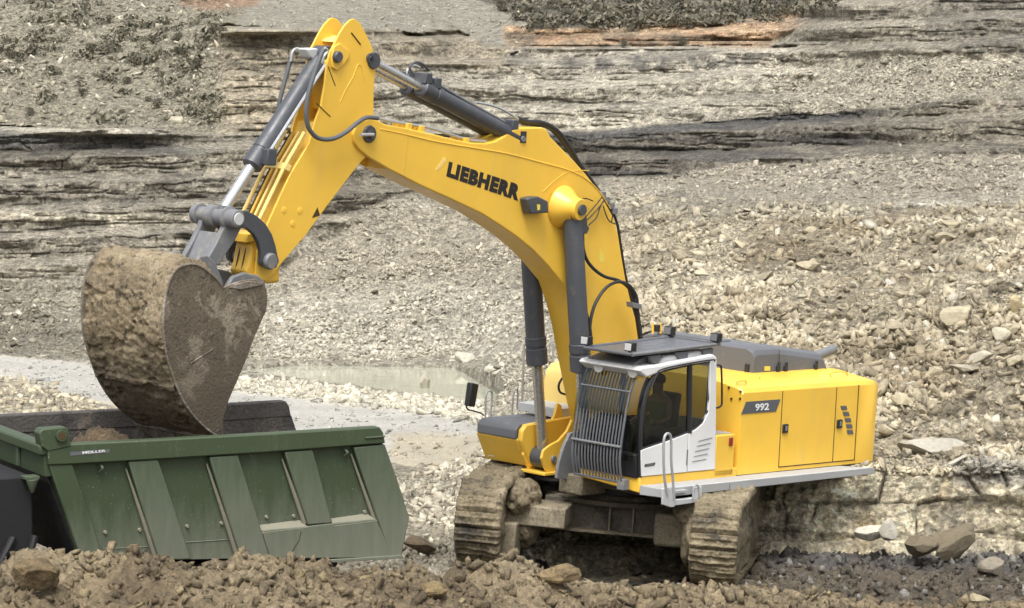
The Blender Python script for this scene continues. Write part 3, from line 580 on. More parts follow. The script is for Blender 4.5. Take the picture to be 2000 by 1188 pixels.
scatter('rubble', 5000, (430, 1060), (-100, 115), (.015, .09), scrM, 5, .5, .6, (.8, 1.15), PALE, .08, label='small stones on the grey scree slope at the top')
nkM = sstep(955, 985, wu)*(1-sstep(1120, 1150, wu))*(1-inp)
scatter('rubble', 6000, (940, 1160), (690, 900), (.015, .10), nkM, 4.5, .5, .6, (.75, 1.2), PALE, .15, label='pale rubble right of the pond behind the platform')
def near_scatter(name, n, xb, yb, size, pw, tint, mix, bright, label, flat=.7):
    x = RNG.uniform(*xb, n); y = RNG.uniform(*yb, n); p, t = near_at(x, y); p = p.copy()
    al = (np.abs(-(x-MT[0])*1+0) >= 0)
    f_ = np.stack([x-MT[0], y-MT[1]], -1); gx = f_@MR[:2, 0]; gy = f_@MR[:2, 1]; l_ = gx*math.cos(a_)+gy*math.sin(a_); w__ = -gx*math.sin(a_)+gy*math.cos(a_)
    ok = ~((np.abs(l_) < 3.1) & (np.abs(w__) < 1.45)); p, t = p[ok], t[ok]; n = len(p)
    s = size[0]+(size[1]-size[0])*RNG.uniform(0, 1, n)**pw; p[:, 2] += s*.1; b = RNG.uniform(*bright, (n, 1)); tt = t*b
    q = RNG.uniform(0, 1, (n, 1)) < mix; tt = np.where(q, tint*b*.74, tt)
    return stones_mesh(name, p, s, np.clip(tt, 0, .7), 'mudground', flat, 1.0, label=label, cat='clods', shard=True)
near_scatter('mud_clods', 26000, (-9, 9), (36, 44.5), (.012, .095), 4.5, C(176, 160, 122), .06, (.75, 1.2), 'churned brown clods of the muddy ridge in front')
near_scatter('mud_clods', 9000, (2.5, 9.5), (43, 52.4), (.012, .09), 4.5, C(150, 146, 138), .12, (.65, 1.3), 'dark wet clods and stones right of the tracks')
near_scatter('mud_clods', 7000, (-4, .2), (43, 53), (.012, .09), 4.5, C(190, 182, 160), .3, (.7, 1.3), 'grey clods between the tipper and the far track')

def boulder(u, v, wpx, hpx, col, label, depth=None, tilt=0, flat=1.0, group=None, mat='stone', seed=0, cat='boulder', name='boulder', near=False, dep=.8, sub=3):
    if depth is None: p = ground_at(u, v)[0]; d = p[1]*CP-(p[2]-HC)*SP
    else: d = depth
    if v > 1030:
        ts = np.arange(37, 51.4, .02); q = CAM[None]+ray(u, v+hpx*.42)[None]*ts[:, None]; g_ = near_at(q[:, 0], q[:, 1])[0][:, 2]; hit = np.nonzero(q[:, 2] < g_)[0]
        if len(hit): d = ts[hit[0]]+.15
    d -= .12; c = at_depth(u, v, d); W, H = wpx/FPX*d/2, hpx/FPX*d/2
    bm = bmesh.new(); bmesh.ops.create_icosphere(bm, subdivisions=sub, radius=1)
    V = np.array([q.co[:] for q in bm.verts]); rs = np.random.default_rng(seed+int(u)*7+int(v))
    for _ in range(20 if mat == 'stone' else 5):     # split faces: cut the ball with random planes
        nv = nrm(rs.normal(0, 1, 3)); h = rs.uniform(.42, .8); dd = V@nv; V = V-np.outer(np.maximum(dd-h, 0), nv)
    V *= (1+(.05 if mat == 'stone' else .22)*fbm(V[:, 0]*2.5+u, V[:, 1]*2.5, V[:, 2]*2.5, 4, 7))[:, None]
    V = V/np.abs(V).max(0)*np.array([W, W*dep, H])
    ct, st = math.cos(R_(tilt)), math.sin(R_(tilt)); V = V@np.array([[ct, 0, st], [0, 1, 0], [-st, 0, ct]])
    for q, x in zip(bm.verts, V): q.co = x
    me = bpy.data.meshes.new(name); bm.to_mesh(me); bm.free()
    at = me.color_attributes.new('tone', 'FLOAT_COLOR', 'POINT'); k = 1+.12*fbm(V[:, 0]*3, V[:, 1]*3, V[:, 2]*3, 3, 9)
    t4 = np.ones((len(V), 4)); t4[:, :3] = np.array(col)*.76*k[:, None]; at.data.foreach_set('color', t4.reshape(-1).astype(np.float32))
    me.materials.append(M[mat]); o = bpy.data.objects.new(name, me); COL.objects.link(o); o.location = c; tag(o, label, cat, group); return o
boulder(1836, 880, 170, 52, C(178, 172, 158), 'long grey flat slab jutting out above the cut rock bench', dep=.5, cat='rock slab', name='rock_slab')
boulder(1862, 905, 66, 16, C(196, 190, 176), 'thin pale slab leaning under the long grey slab', tilt=28, dep=.5, cat='rock slab', name='rock_slab')
boulder(918, 702, 62, 28, C(204, 198, 180), 'large whitish slab lying tilted at the right end of the pond', tilt=-14, cat='rock slab', name='rock_slab')
boulder(962, 722, 46, 22, C(200, 194, 176), 'whitish block half in the water right of the big slab', cat='rock')
boulder(832, 748, 26, 34, C(196, 190, 168), 'pointed pale stone standing in the pond edge', cat='rock')
boulder(1858, 1062, 92, 72, C(118, 108, 88), 'big dark muddy boulder in front of the cut rock bench', 51.2, dep=.7)
boulder(1800, 1068, 70, 44, C(112, 102, 82), 'brown boulder leaning left of the big dark one', 51.0, dep=.7)
boulder(1945, 1108, 74, 40, C(134, 126, 110), 'grey boulder lying in the mud near the right edge', 48.6, dep=.7)
boulder(1700, 1040, 92, 34, C(206, 200, 182), 'pale squared block at the foot of the cut rock bench', 51.9, dep=.6)
boulder(1732, 1036, 40, 46, C(198, 192, 176), 'upright pale block standing against the rock bench', 51.7, dep=.6)
boulder(822, 1066, 66, 40, C(112, 98, 78), 'brown boulder beside the rear corner of the green tipper', 44.5, dep=.8)
boulder(68, 1128, 100, 76, C(132, 114, 84), 'largest brown mud lump, at the lower left of the ridge', 39.0, mat='mudground', dep=.8, cat='mud lump', name='mud_lump', sub=4)
boulder(846, 1152, 60, 34, C(160, 140, 100), 'smooth tan mud lump in the middle of the front ridge', 40.2, mat='mudground', cat='mud lump', name='mud_lump')
boulder(1090, 1122, 92, 46, C(146, 126, 92), 'brown mud lump on the ridge before the undercarriage gap', 42.3, mat='mudground', cat='mud lump', name='mud_lump')
boulder(1912, 1170, 44, 22, C(176, 164, 132), 'small pale stone lying in the mud at lower right', 43.6, cat='rock')
boulder(1872, 622, 74, 52, C(186, 176, 148), 'largest tan boulder high in the right rubble slope')
boulder(1912, 700, 60, 26, C(190, 182, 162), 'flat pale boulder below the largest tan one', tilt=12)
boulder(1740, 556, 24, 28, C(214, 210, 200), 'small bright white stone in the right rubble slope', cat='rock')
boulder(1372, 536, 34, 22, C(196, 186, 160), 'pale stone in the rubble just right of the boom hoses', cat='rock')
boulder(1985, 598, 44, 46, C(182, 166, 128), 'tan boulder at the right edge of the rubble slope')
boulder(1960, 655, 46, 34, C(190, 182, 160), 'pale boulder just below the tan one at the right edge')
boulder(1880, 722, 66, 22, C(176, 168, 148), 'grey flat slab low in the right rubble slope', tilt=-6, cat='rock slab', name='rock_slab')
for k in range(110):
    u, v = RNG.uniform(1240, 2050), RNG.uniform(430, 880); s = 9+34*RNG.uniform(0, 1)**2.2
    boulder(u, v, s*RNG.uniform(.9, 1.5), s*RNG.uniform(.5, .9), C(178, 167, 140)*RNG.uniform(.8, 1.1), 'loose pale stone lying in the right rubble slope', tilt=RNG.uniform(-35, 35), group='stones in the right rubble slope', cat='rock', seed=k, sub=2)
for k in range(34):
    u = RNG.uniform(475, 930); v = curve([(475, 748), (600, 762), (720, 778), (850, 797), (930, 806)], u)+RNG.uniform(-12, 12); s = RNG.uniform(12, 24)
    boulder(u, v, s*1.3, s*.75, C(192, 184, 162)*RNG.uniform(.8, 1.08), 'pale stone in the bank along the pond edge', tilt=RNG.uniform(-30, 30), group='stones along the pond edge', cat='rock', seed=k, sub=2)
# shrubs on the upper slopes
def make_shrub():
    rs = random.Random(3); vs2, fs = [], []
    for k in range(420):
        a = rs.uniform(0, 6.28); h = rs.random()**.7; r = rs.random()**.5*(1-.5*h)*(.7+.3*math.sin(3*a+1)); c = Vector((r*math.cos(a), r*math.sin(a), h*.9))
        d1 = Vector((rs.gauss(0, 1), rs.gauss(0, 1), rs.gauss(0, .8))).normalized()*rs.uniform(.05, .11); d2 = d1.cross(Vector((rs.gauss(0, 1), rs.gauss(0, 1), rs.gauss(0, 1)))).normalized()*rs.uniform(.03, .07)
        i = len(vs2); vs2 += [c-d1, c+d2, c+d1, c-d2]; fs.append((i, i+1, i+2, i+3))
    m = MB(); m.add(vs2, fs)
    for k in range(7):
        a = k*.9; m.tube([(0, 0, -.2), (.3*math.cos(a), .3*math.sin(a), .35), (.6*math.cos(a+.2), .6*math.sin(a+.2), .8)], [.03, .02, .008], 5)
    return m.build('shrub', 'leaf', None, 0, False)
sh0 = make_shrub(); spots = [(65, 95, 34), (125, 40, 26), (180, 92, 36), (30, 100, 30), (300, 75, 34), (350, 68, 26), (420, 55, 40), (435, 60, 30), (385, 130, 40), (250, 150, 24), (160, 175, 30), (290, 190, 26), (310, 200, 34), (100, 130, 30), (215, 35, 24), (360, 105, 30), (60, 215, 26), (240, 215, 24),
 (1010, 30, 34), (1060, 40, 30), (1110, 25, 36), (1160, 42, 34), (1205, 30, 40), (1250, 45, 36), (1300, 28, 44), (1335, 78, 34), (1345, 45, 40), (1390, 30, 36), (1440, 22, 40), (1498, 28, 34), (1540, 18, 40), (1590, 14, 34), (1220, 85, 26), (980, 12, 34), (1600, 0, 36)]
for k, (u, v, s) in enumerate(spots):
    o = sh0 if k == 0 else sh0.copy()
    if k: COL.objects.link(o)
    p, _t2 = ground_at(u, v+s*.25); o.location = p; r = s/FPX*(p[1])*.62; o.scale = (r, r, r*RNG.uniform(.7, 1.1)); o.rotation_euler = (0, 0, RNG.uniform(0, 6))
    if u < 600: tag(o, 'dry dark shrub growing on the stony upper left slope', 'shrub', 'shrubs on the upper left slope')
    else: tag(o, 'dark leafless shrub in the brown scrub above the orange rock band', 'shrub', 'shrubs above the orange band')

# ================================================================ excavator
MM = Matrix([[*MR[0], MT[0]], [*MR[1], MT[1]], [*MR[2], MT[2]], [0, 0, 0, 1]])
EX = empty('excavator', MM); tag(EX, 'large yellow crawler excavator tipping its muddy bucket into the green truck body', 'excavator')
def unproj(Rm, Tm, u, v, ax, val):
    o = Rm.T@(CAM-Tm); d = Rm.T@ray(u, v); t = (val-o[ax])/d[ax]; return o+d*t
def PY(u, v, y): p = unproj(MR, MT, u, v, 1, y); return (p[0], p[2])
def PX(u, v, x): p = unproj(MR, MT, u, v, 0, x); return (p[1], p[2])
def PZz(u, v, z): p = unproj(MR, MT, u, v, 2, z); return (p[0], p[1])
def L(pts, y): return [PY(u, v, y) for u, v in pts]
def L3(pts, y): return [(PY(u, v, y)[0], y, PY(u, v, y)[1]) for u, v in pts]
cB = -.12
def text_on(name, body, quad, mapper, mat, parent, lift=.006, bold=.02, thick=.004, space=1.0):
    """quad: TL, TR, BR, BL in photo pixels; mapper(u, v, lift) -> 3D point in the parent's frame"""
    cu_ = bpy.data.curves.new('lettering', 'FONT'); cu_.body = body; cu_.offset = bold; cu_.extrude = .01; cu_.resolution_u = 3; cu_.space_character = space
    ob = bpy.data.objects.new('lettering', cu_); COL.objects.link(ob); dg = bpy.context.evaluated_depsgraph_get(); dg.update()
    me = bpy.data.meshes.new_from_object(ob.evaluated_get(dg)); bpy.data.objects.remove(ob)
    V = np.array([q.co[:] for q in me.vertices]); mn, mx = V.min(0), V.max(0); q = [np.array(p, float) for p in quad]
    for vv in me.vertices:
        a = (vv.co.x-mn[0])/(mx[0]-mn[0]); b = (vv.co.y-mn[1])/(mx[1]-mn[1]); p = (q[3]*(1-a)+q[2]*a)*(1-b)+(q[0]*(1-a)+q[1]*a)*b
        vv.co = mapper(p[0], p[1], lift+(thick if vv.co.z > 0 else 0))
    me.materials.clear(); me.materials.append(M[mat]); me.name = name; o = bpy.data.objects.new(name, me); COL.objects.link(o); o.parent = parent; return o
def pin(name, x, z, y0, y1, r, mat, parent):
    m = MB(); m.steps((x, y0, z), (x, y1, z), [(0, r*.85), (.02, r), (.98, r), (1, r*.85)]); return m.build(name, mat, parent)

# ---- undercarriage
UT = Matrix.Rotation(R_(32), 4, 'Z'); UT.translation = Vector((0, 0, .08))
def belt_path(n):
    r, c, z = .64, 2.30, .66
    seg = [2*c, math.pi*r, 2*c, math.pi*r]; Lh = sum(seg); out = []
    for i in range(n):
        s_ = Lh*i/n
        if s_ < seg[0]: out.append((-c+s_, z-r, 0, -1, s_)); continue
        q = s_-seg[0]
        if q < seg[1]: a = -math.pi/2+q/r; out.append((c+r*math.cos(a), z+r*math.sin(a), math.cos(a), math.sin(a), s_)); continue
        q -= seg[1]
        if q < seg[2]: out.append((c-q, z+r, 0, 1, s_)); continue
        q -= seg[2]; a = math.pi/2+q/r; out.append((-c+r*math.cos(a), z+r*math.sin(a), math.cos(a), math.sin(a), s_))
    return out, Lh
path, LH = belt_path(1060); path = np.array(path); nsh = 52
UCO = empty('undercarriage'); UCO.parent = EX
for side in (1, -1):
    nw = 64; ww = np.linspace(-.37, .37, nw); s_ = path[:, 4:5]/LH*nsh; fr = s_-np.floor(s_)
    h = .055*np.exp(-((fr-.22)/.07)**2)+.035*np.exp(-((fr-.62)/.07)**2)-.10*np.exp(-((fr-.97)/.035)**2)-.05*np.exp(-((fr-.03)/.03)**2)
    PX_ = path[:, 0:1]+0*ww; PZ_ = path[:, 1:2]+0*ww; Yb = side*1.85+ww[None]+0*PX_
    cake = .5+.5*sstep(-.35, .25, fbm(PX_*1.1, Yb*1.6, PZ_*1.1, 3, 201+side)); cake = np.clip(cake, 0, 1)
    hh = h*(1-.55*cake)+cake*(.03+.10*fbm(PX_*3.2, Yb*3.2, PZ_*3.2, 5, 205+side))+.03*fbm(PX_*12, Yb*12, PZ_*12, 3, 206)
    e = np.abs(ww)/.37; hh = hh-.05*np.clip((e-.93)/.07, 0, 1)[None]
    ox = PX_+path[:, 2:3]*hh; oz = PZ_+path[:, 3:4]*hh
    Yb = Yb+(.012*fbm(PX_*9, PZ_*9, 0*PX_, 2, 208))*(e > .9)[None]-side*0
    Pt = np.stack([ox, Yb, oz], -1); Pin = np.stack([PX_[:, :1]-path[:, 2:3]*.07, Yb[:, :1], PZ_[:, :1]-path[:, 3:4]*.07], -1); Pin2 = np.stack([PX_[:, :1]-path[:, 2:3]*.07, Yb[:, -1:], PZ_[:, :1]-path[:, 3:4]*.07], -1)
    Pt = np.concatenate([Pin, Pt, Pin2], 1); Pt = np.concatenate([Pt, Pt[:1]], 0)
    Pw = Pt.reshape(-1, 3)@np.array(UT.to_3x3()).T+np.array(UT.translation); tr = grid_mesh('track', Pw.reshape(Pt.shape), 'trackmud', EX, None, True)
    # side: muddy track frame filling the loop, idler and sprocket discs
    m = MB(UT); yb = side*1.85
    n1, n2 = 90, 26; gl = np.linspace(-2.72, 2.72, n1); gz_ = np.linspace(.05, 1.24, n2); A, B = np.meshgrid(gl, gz_, indexing='ij')
    for sgn in (1, -1):
        off = .26+.05*fbm(A*2.2, B*2.2, 0*A+side*3+sgn, 4, 221)+.03*billow(A*6, B*6, 0*A, 2, 223)+.05*(np.abs(B-.62) < .16)
        rr = np.maximum(np.abs(A)-2.3, 0); kz = np.clip(1-(rr/.62)**2, 0, 1)**.5; Bz = .66+(B-.66)*np.maximum(kz, .05)
        Pf = np.stack([A, yb+sgn*off, Bz], -1).reshape(-1, 3)@np.array(UT.to_3x3()).T+np.array(UT.translation)
        grid_mesh('track_frame', Pf.reshape(n1, n2, 3), 'trackmud' , tr, None, True)
    for c_, nm in ((2.3, 'idler'), (-2.3, 'sprocket')):
        d_ = MB(UT); d_.steps((c_, yb-.3, .66), (c_, yb+.3, .66), [(0, .2), (.05, .52), (.3, .56), (.7, .56), (.95, .52), (1, .2)]); d_.build(nm, 'trackmud', tr)
# centre section
m = MB(UT); m.box(-1.0, 1.0, -1.12, 1.12, .47, .98); cb = m.build('car_body', 'carbody', UCO, .02)
for y in (-.05, .33): mm = MB(UT); mm.box(.985, 1.10, y, y+.03, .50, .95); mm.build('stiffener', 'dustbeam', cb)
m = MB(UT); m.box(1.0, 1.14, -1.15, 1.15, .45, .50); m.build('bottom_flange', 'dustbeam', cb)
m = MB(UT); m.loops([[(1.0, -1.0, .62), (1.95, -1.5, .62), (1.95, -1.5, .90), (1.0, -1.0, .95)], [(1.0, -.35, .62), (1.55, -.72, .62), (1.55, -.72, .90), (1.0, -.35, .95)]]); 
m = MB(UT); m.box(1.15, 2.0, -1.62, -.62, .60, .92); m.build('cross_beam', 'dustbeam', cb, .02)
m = MB(UT); m.box(.7, 1.6, .75, 1.6, .40, .92); m.build('cross_beam', 'dustbeam', cb, .06)
m = MB(UT); m.box(-1.7, -1.0, -1.6, 1.6, .5, .92); m.build('cross_beam', 'carbody', cb, .03)
m = MB(UT); m.box(1.7, 2.25, -1.58, -1.35, .0, .66); m.build('frame_end', 'dustbeam', cb, .03)
m = MB(); m.steps((0, 0, 1.0), (0, 0, 1.14), [(0, 1.30), (.5, 1.32), (.55, 1.12), (1, 1.06)], 56); dk = m.build('deck_plate', 'carbody', UCO)
m = MB(); m.steps((0, 0, 1.12), (0, 0, 1.32), [(0, .98), (1, .98)], 56); m.build('slewing_ring', 'black', UCO)
def blob(name, c, r, mat, parent, seed, tf=None, amp=.22, n=40):
    th = np.linspace(0, math.pi, n); ph = np.linspace(0, 2*math.pi, 2*n); A, B = np.meshgrid(th, ph, indexing='ij')
    q = np.stack([np.sin(A)*np.cos(B), np.sin(A)*np.sin(B), np.cos(A)], -1); k = 1+amp*fbm(q[..., 0]*2+seed, q[..., 1]*2, q[..., 2]*2, 4, seed)+.08*billow(q[..., 0]*6, q[..., 1]*6, q[..., 2]*6, 2, seed)
    q = q*k[..., None]*np.array(r)+np.array(c)
    if tf is not None: q = (q.reshape(-1, 3)@np.array(tf.to_3x3()).T+np.array(tf.translation)).reshape(q.shape)
    return grid_mesh(name, q, mat, parent, None, True)
blob('caked_mud', (1.62, -1.40, .98), (.55, .30, .30), 'trackmud', UCO, 3, UT)
blob('caked_mud', (1.55, -1.32, .62), (.40, .26, .42), 'trackmud', UCO, 5, UT)
blob('caked_mud', (1.35, 1.38, .95), (.60, .34, .22), 'trackmud', UCO, 8, UT)
blob('caked_mud', (1.75, 1.42, .60), (.50, .20, .45), 'trackmud', UCO, 12, UT)

# ---- upper frame
UP = empty('upper_carriage'); UP.parent = EX
m = MB(); m.box(-4.2, 1.25, -1.70, 1.70, 1.30, 1.52); m.build('main_frame', 'carbody', UP, .02)
m = MB(); zt = PY(1251, 932, 1.75)[1]; zb_ = PY(1248, 964, 1.75)[1]
m.loops([[(1.70, .50, zb_+.09), (1.70, .50, zt), (-.76, .50, zt), (-.76, .50, zb_+.09)], [(1.70, 1.745, zb_), (1.70, 1.745, zt), (-.76, 1.745, zt), (-.76, 1.745, zb_)]]); m.build('cab_frame', 'yellow', UP, .02)
m = MB(); m.box(1.0, 1.62, .0, .5, 1.18, 1.50); m.build('front_bracket', 'dustbeam', UP, .03)
m = MB(); m.prism(L([(1086, 935), (1090, 905), (1100, 872), (1112, 846), (1128, 842), (1150, 850), (1150, 940)], .16), .12, .18); m.build('dusty_side_plate', 'castgrey', UP, .01)
# right platform
plat = [(1037, 912.5), (1019, 862), (1021, 842), (1029, 830), (1095, 817), (1160, 808), (1160, 895)]
yP, yPo = -.73, -1.74
platl = [(1037, 912.5), (1019, 862), (1022, 856), (1095, 842), (1160, 835), (1160, 895)]
m = MB(); m.prism(L(platl, yP), yPo, yP-.10); pl = m.build('right_platform', 'yellow', UP, .02)
m = MB(); m.prism(L(plat, yP), yP-.10, yP); m.build('cheek_plate', 'yellow', pl, .025)
a1 = L([(1018, 861), (1020, 841), (1028, 829), (1095, 816)], yP)
z0 = a1[0][1]; m = MB(); xF = a1[0][0]
pr = [(xF+.012, z0+.01), (xF+.014, z0+.15), (xF-.02, z0+.21), (xF-.09, z0+.245), (xF-1.25, z0+.27), (xF-1.25, z0-.02), (xF-.1, z0-.02)]
m.prism(pr, yPo+.04, yP-.115); m.build('anti_slip_cover', 'hood', pl, .015)
for u, v, wv in ((962, 886, 15), (989, 889, 13), (1014, 894, 11)):
    y_, z_ = PX(u, v, 1.5); m = MB(); mat = 'yellow' if u == 989 else 'lightgrey'; m.box(1.49, 1.53, y_-.065, y_+.065, z_-.05, z_+.05); m.build('headlight', mat, pl, .01)
# fuel tank and steps behind the platform
m = MB(); m.prism(L([(1056, 800), (1058, 745), (1064, 722), (1076, 706), (1140, 696), (1140, 790)], -1.74), -1.74, -.80); m.build('fuel_tank', 'cream', UP, .05)
m = MB(); m.prism(L([(1012, 802), (1012, 785), (1120, 775), (1120, 795)], -1.74), -1.74, -.82); m.build('tank_step', 'lightgrey', UP, .01)
def rail(name, pts, y, r=.016, mat='pipe', par=None, sm=5): m = MB(); m.tube(L3(pts, y), r, 8, sm); return m.build(name, mat, par or UP)
rail('handrail', [(948, 815), (949, 775), (953, 765), (960, 765), (961, 775), (958, 815)], -1.70)
rail('handrail', [(1000, 805), (1003, 768), (1009, 760), (1011, 768), (1010, 800)], -1.5)
for u in (1020, 1077): rail('handrail', [(u+4, 672), (u-1, 800)], -1.70, .02, 'pipe', None, 0)
for v in (728, 762): rail('handrail', [(1020, v), (1100, v+8)], -1.70, .012, 'pipe', None, 0)
rail('handrail', [(1128, 718), (1105, 732), (1092, 750), (1094, 766), (1110, 772)], -.9, .02, 'hose')
mr = empty('mirror'); mr.parent = UP
m = MB(); m.tube(L3([(944, 812), (941, 808), (925, 803), (913, 799), (911, 790)], -1.72), .013, 8, 5); m.build('mirror_arm', 'black', mr)
p = PY(921, 771, -1.72); m = MB(); c0 = L([(911, 793), (917, 747), (931, 750), (923, 795)], -1.72); m.prism(c0, -1.78, -1.66); m.build('mirror_housing', 'black', mr, .02)
# engine house
xf, xr = PY(1440, 925, 1.75)[0], PY(1669, 900, 1.75)[0]; zlo = 1.55; zt0 = PY(1452, 766, 1.75)[1]
def sect(x, yo, zt, dz=.10, zl=zlo, top=.10):
    return [(x, yo, zl), (x, yo, zt-.02), (x, yo-.05, zt+.05), (x, yo-.14, zt+.075), (x, yo-.75, zt+.075+dz), (x, -yo+.75, zt+.075+dz), (x, -yo+.14, zt+.075), (x, -yo+.05, zt+.05), (x, -yo, zt-.02), (x, -yo, zl)]
m = MB(); m.loops([sect(xf, 1.74, zt0-.03), sect(xf-.03, 1.75, zt0), sect(xr+.02, 1.75, zt0+.005)]); EH = m.build('engine_house', 'yellow', UP)
m = MB(); m.loops([sect(xr+.012, 1.745, zt0+.003, .095), sect(xr-.38, 1.745, zt0-.01, .09), sect(xr-.60, 1.70, zt0-.04, .07), sect(xr-.76, 1.52, zt0-.08, .05, zlo+.05), sect(xr-.82, 1.25, zt0-.12, .03, zlo+.2)]); CW = m.build('counterweight', 'yellow', UP)
def seam(pts, y, par, r=.009): m = MB(); m.tube(L3(pts, y), r, 4); return m.build('door_seam', 'line', par, 0, False)
YS = 1.752
seam([(1529, 764), (1520.5, 912)], YS, EH); seam([(1634.5, 757), (1626, 902)], YS, EH); seam([(1677.5, 752), (1668.5, 899)], YS, EH, .011); seam([(1520.5, 912.5), (1668, 898.5)], YS, EH)
for u, v in ((1532.5, 837), (1638.5, 828)):
    x_, z_ = PY(u, v, YS); m = MB(); m.box(x_-.07, x_+.07, YS, YS+.03, z_-.075, z_+.075); hd = m.build('door_handle', 'black', EH, .012); m = MB(); m.box(x_-.03, x_+.025, YS+.03, YS+.045, z_-.04, z_+.045); m.build('latch', 'castgrey', hd, .008)
for k, (u, v) in enumerate([(1648, 797), (1652.5, 809), (1656, 821), (1658.5, 833), (1660, 844.5)]):
    m = MB(); m.prism(L([(u-6.5, v-4), (u+4.5, v-4.5), (u+6.5, v+3.5), (u-4.5, v+4)], YS), YS-.01, YS+.008); m.build('vent', 'decal', EH)
m = MB(); m.prism(L([(1448, 809), (1457, 785), (1524, 780), (1515, 804)], YS), YS-.01, YS+.006); dc = m.build('model_plate', 'decal', EH)
text_on('lettering', '992', [(1475.5, 789), (1502, 787), (1501.5, 801), (1474.5, 803)], lambda u, v, l: (PY(u, v, YS+.006)[0], YS+.006+l, PY(u, v, YS+.006)[1]), 'wletter', dc, .001, .025)
for u, v in ((1424, 757), (1447, 765), (1429, 779), (1446, 779)):
    y_, z_ = PX(u, v, xf); m = MB(); m.steps((xf+.0, y_, z_), (xf+.02, y_, z_), [(0, .022), (1, .018)], 8); m.build('bolt', 'line', EH)
rail('grab_handle', [(1440, 752), (1441, 745), (1456, 744), (1457, 750)], 1.55, .012, 'yellow'); rail('grab_handle', [(1622, 735), (1624, 728), (1650, 726), (1655, 733)], 1.45, .012, 'yellow', None, 3)
rail('grab_handle', [(1480, 744), (1482, 735), (1484, 744)], 1.3, .02, 'yellow', None, 3)
# hood
yH0, yH1 = 1.0, -1.5
hb0, ht0, ht1, hb1 = PY(1471, 736, yH0), PY(1477, 683, yH0), PY(1612, 692, yH0), PY(1619, 727, yH0); hm = PY(1522, 681, yH0)
def hs_(x, zl, zt): return [(x, yH0, zl), (x, yH0-.01, zt-.10), (x, yH0-.06, zt-.02), (x, yH0-.18, zt+.03), (x, yH1+.18, zt+.03), (x, yH1+.06, zt-.02), (x, yH1+.01, zt-.10), (x, yH1, zl)]
zhb = zt0+.06
m = MB(); m.loops([hs_(hb0[0]+.02, zhb, zhb+.06), hs_(ht0[0]+.03, zhb, ht0[1]-.04), hs_(ht0[0]-.08, zhb, ht0[1]), hs_(hm[0], zhb, hm[1]+.005), hs_(ht1[0]+.05, zhb, ht1[1]), hs_(ht1[0]-.02, zhb, ht1[1]-.06), hs_(hb1[0], zhb, zhb+.05)]); HD = m.build('engine_hood', 'hood', UP, .012)
m = MB(); m.box(ht0[0]-.35, ht0[0]-.05, -1.2, .2, ht0[1]+.0, ht0[1]+.07); m.build('hood_ridge', 'hood', HD, .04)
m = MB(); m.tube(L3([(1522, 682), (1522.5, 734)], yH0+.002), .006, 4); m.build('hood_seam', 'line', HD, 0, False)
for u, v in ((1517.5, 719), (1532, 719), (1591, 716)):
    m = MB(); x_, z_ = PY(u, v, yH0); m.box(x_-.03, x_+.03, yH0, yH0+.04, z_-.07, z_+.04); m.box(x_-.06, x_-.02, yH0, yH0+.03, z_-.13, z_+.10); m.build('hood_latch', 'black', HD, .008)
y_, z_ = PX(1461, 718, ht0[0]+.03); m = MB(); m.box(ht0[0]+.03, ht0[0]+.08, y_-.04, y_+.04, z_-.08, z_+.06); m.build('hood_latch', 'black', HD, .01)
m = MB(); m.prism(L([(1493, 716), (1504, 715.5), (1504, 724), (1493, 724.5)], yH0), yH0-.002, yH0+.004); m.build('warning_sticker', 'sticker', HD)
m = MB(); m.tube(L3([(1592, 697), (1608, 690), (1628, 682)], .55), .085, 16); m.build('exhaust_pipe', 'castgrey', HD)
for u in (1275, 1290): m = MB(); m.tube(L3([(u, 652), (u, 631)], -1.1), .02, 6); m.build('post', 'yellow', HD)
m = MB(); x_, z_ = PY(1282, 640, -1.1); m.box(x_-.05, x_+.05, -1.15, -1.05, z_-.07, z_+.05); m.build('beacon', 'black', HD, .01)
# low box between cab and engine house
lo = [PY(1397, 918, 1.75), PY(1400, 851, 1.75), PY(1438, 848, 1.75), PY(1437, 924, 1.75)]
m = MB(); m.box(lo[2][0]+.004, lo[1][0], .5, 1.745, zlo, lo[1][1]); m.build('storage_box', 'yellow', UP, .02)
m = MB(); m.box(lo[2][0]+.03, lo[1][0]-.02, .8, 1.68, lo[1][1]+.003, lo[1][1]+.015); m.build('storage_lid', 'walk', UP)
x_, z_ = PY(1427, 863, 1.75); m = MB(); m.box(x_-.045, x_+.045, 1.745, 1.77, z_-.07, z_+.07); m.build('reflector', 'red', UP, .012)
# catwalk
xw0, xw1 = 1.70, PY(1708.5, 914, 2.2)[0]; zw = PY(1251, 948, 1.75)[1]
m = MB(); m.loops([[(xw0, 1.75, zw-.15), (xw0, 1.75, zw), (xw1+.4, 1.75, zw), (xw1+.4, 1.75, zw-.10)], [(xw0, 2.2, zw-.13), (xw0, 2.2, zw), (xw1, 2.2, zw), (xw1, 2.2, zw-.10)]]); cw = m.build('catwalk', 'walk', UP, .008)
m = MB(); m.box(.0, .01, 2.2, 2.206, zw-.13, zw-.01); m.build('joint', 'castgrey', cw)
m = MB(); m.tube([(xw0-.02, 2.19, zw+.006), (xw1+.05, 2.19, zw+.006)], .012, 6); m.build('edge_trim', 'lightgrey', cw)
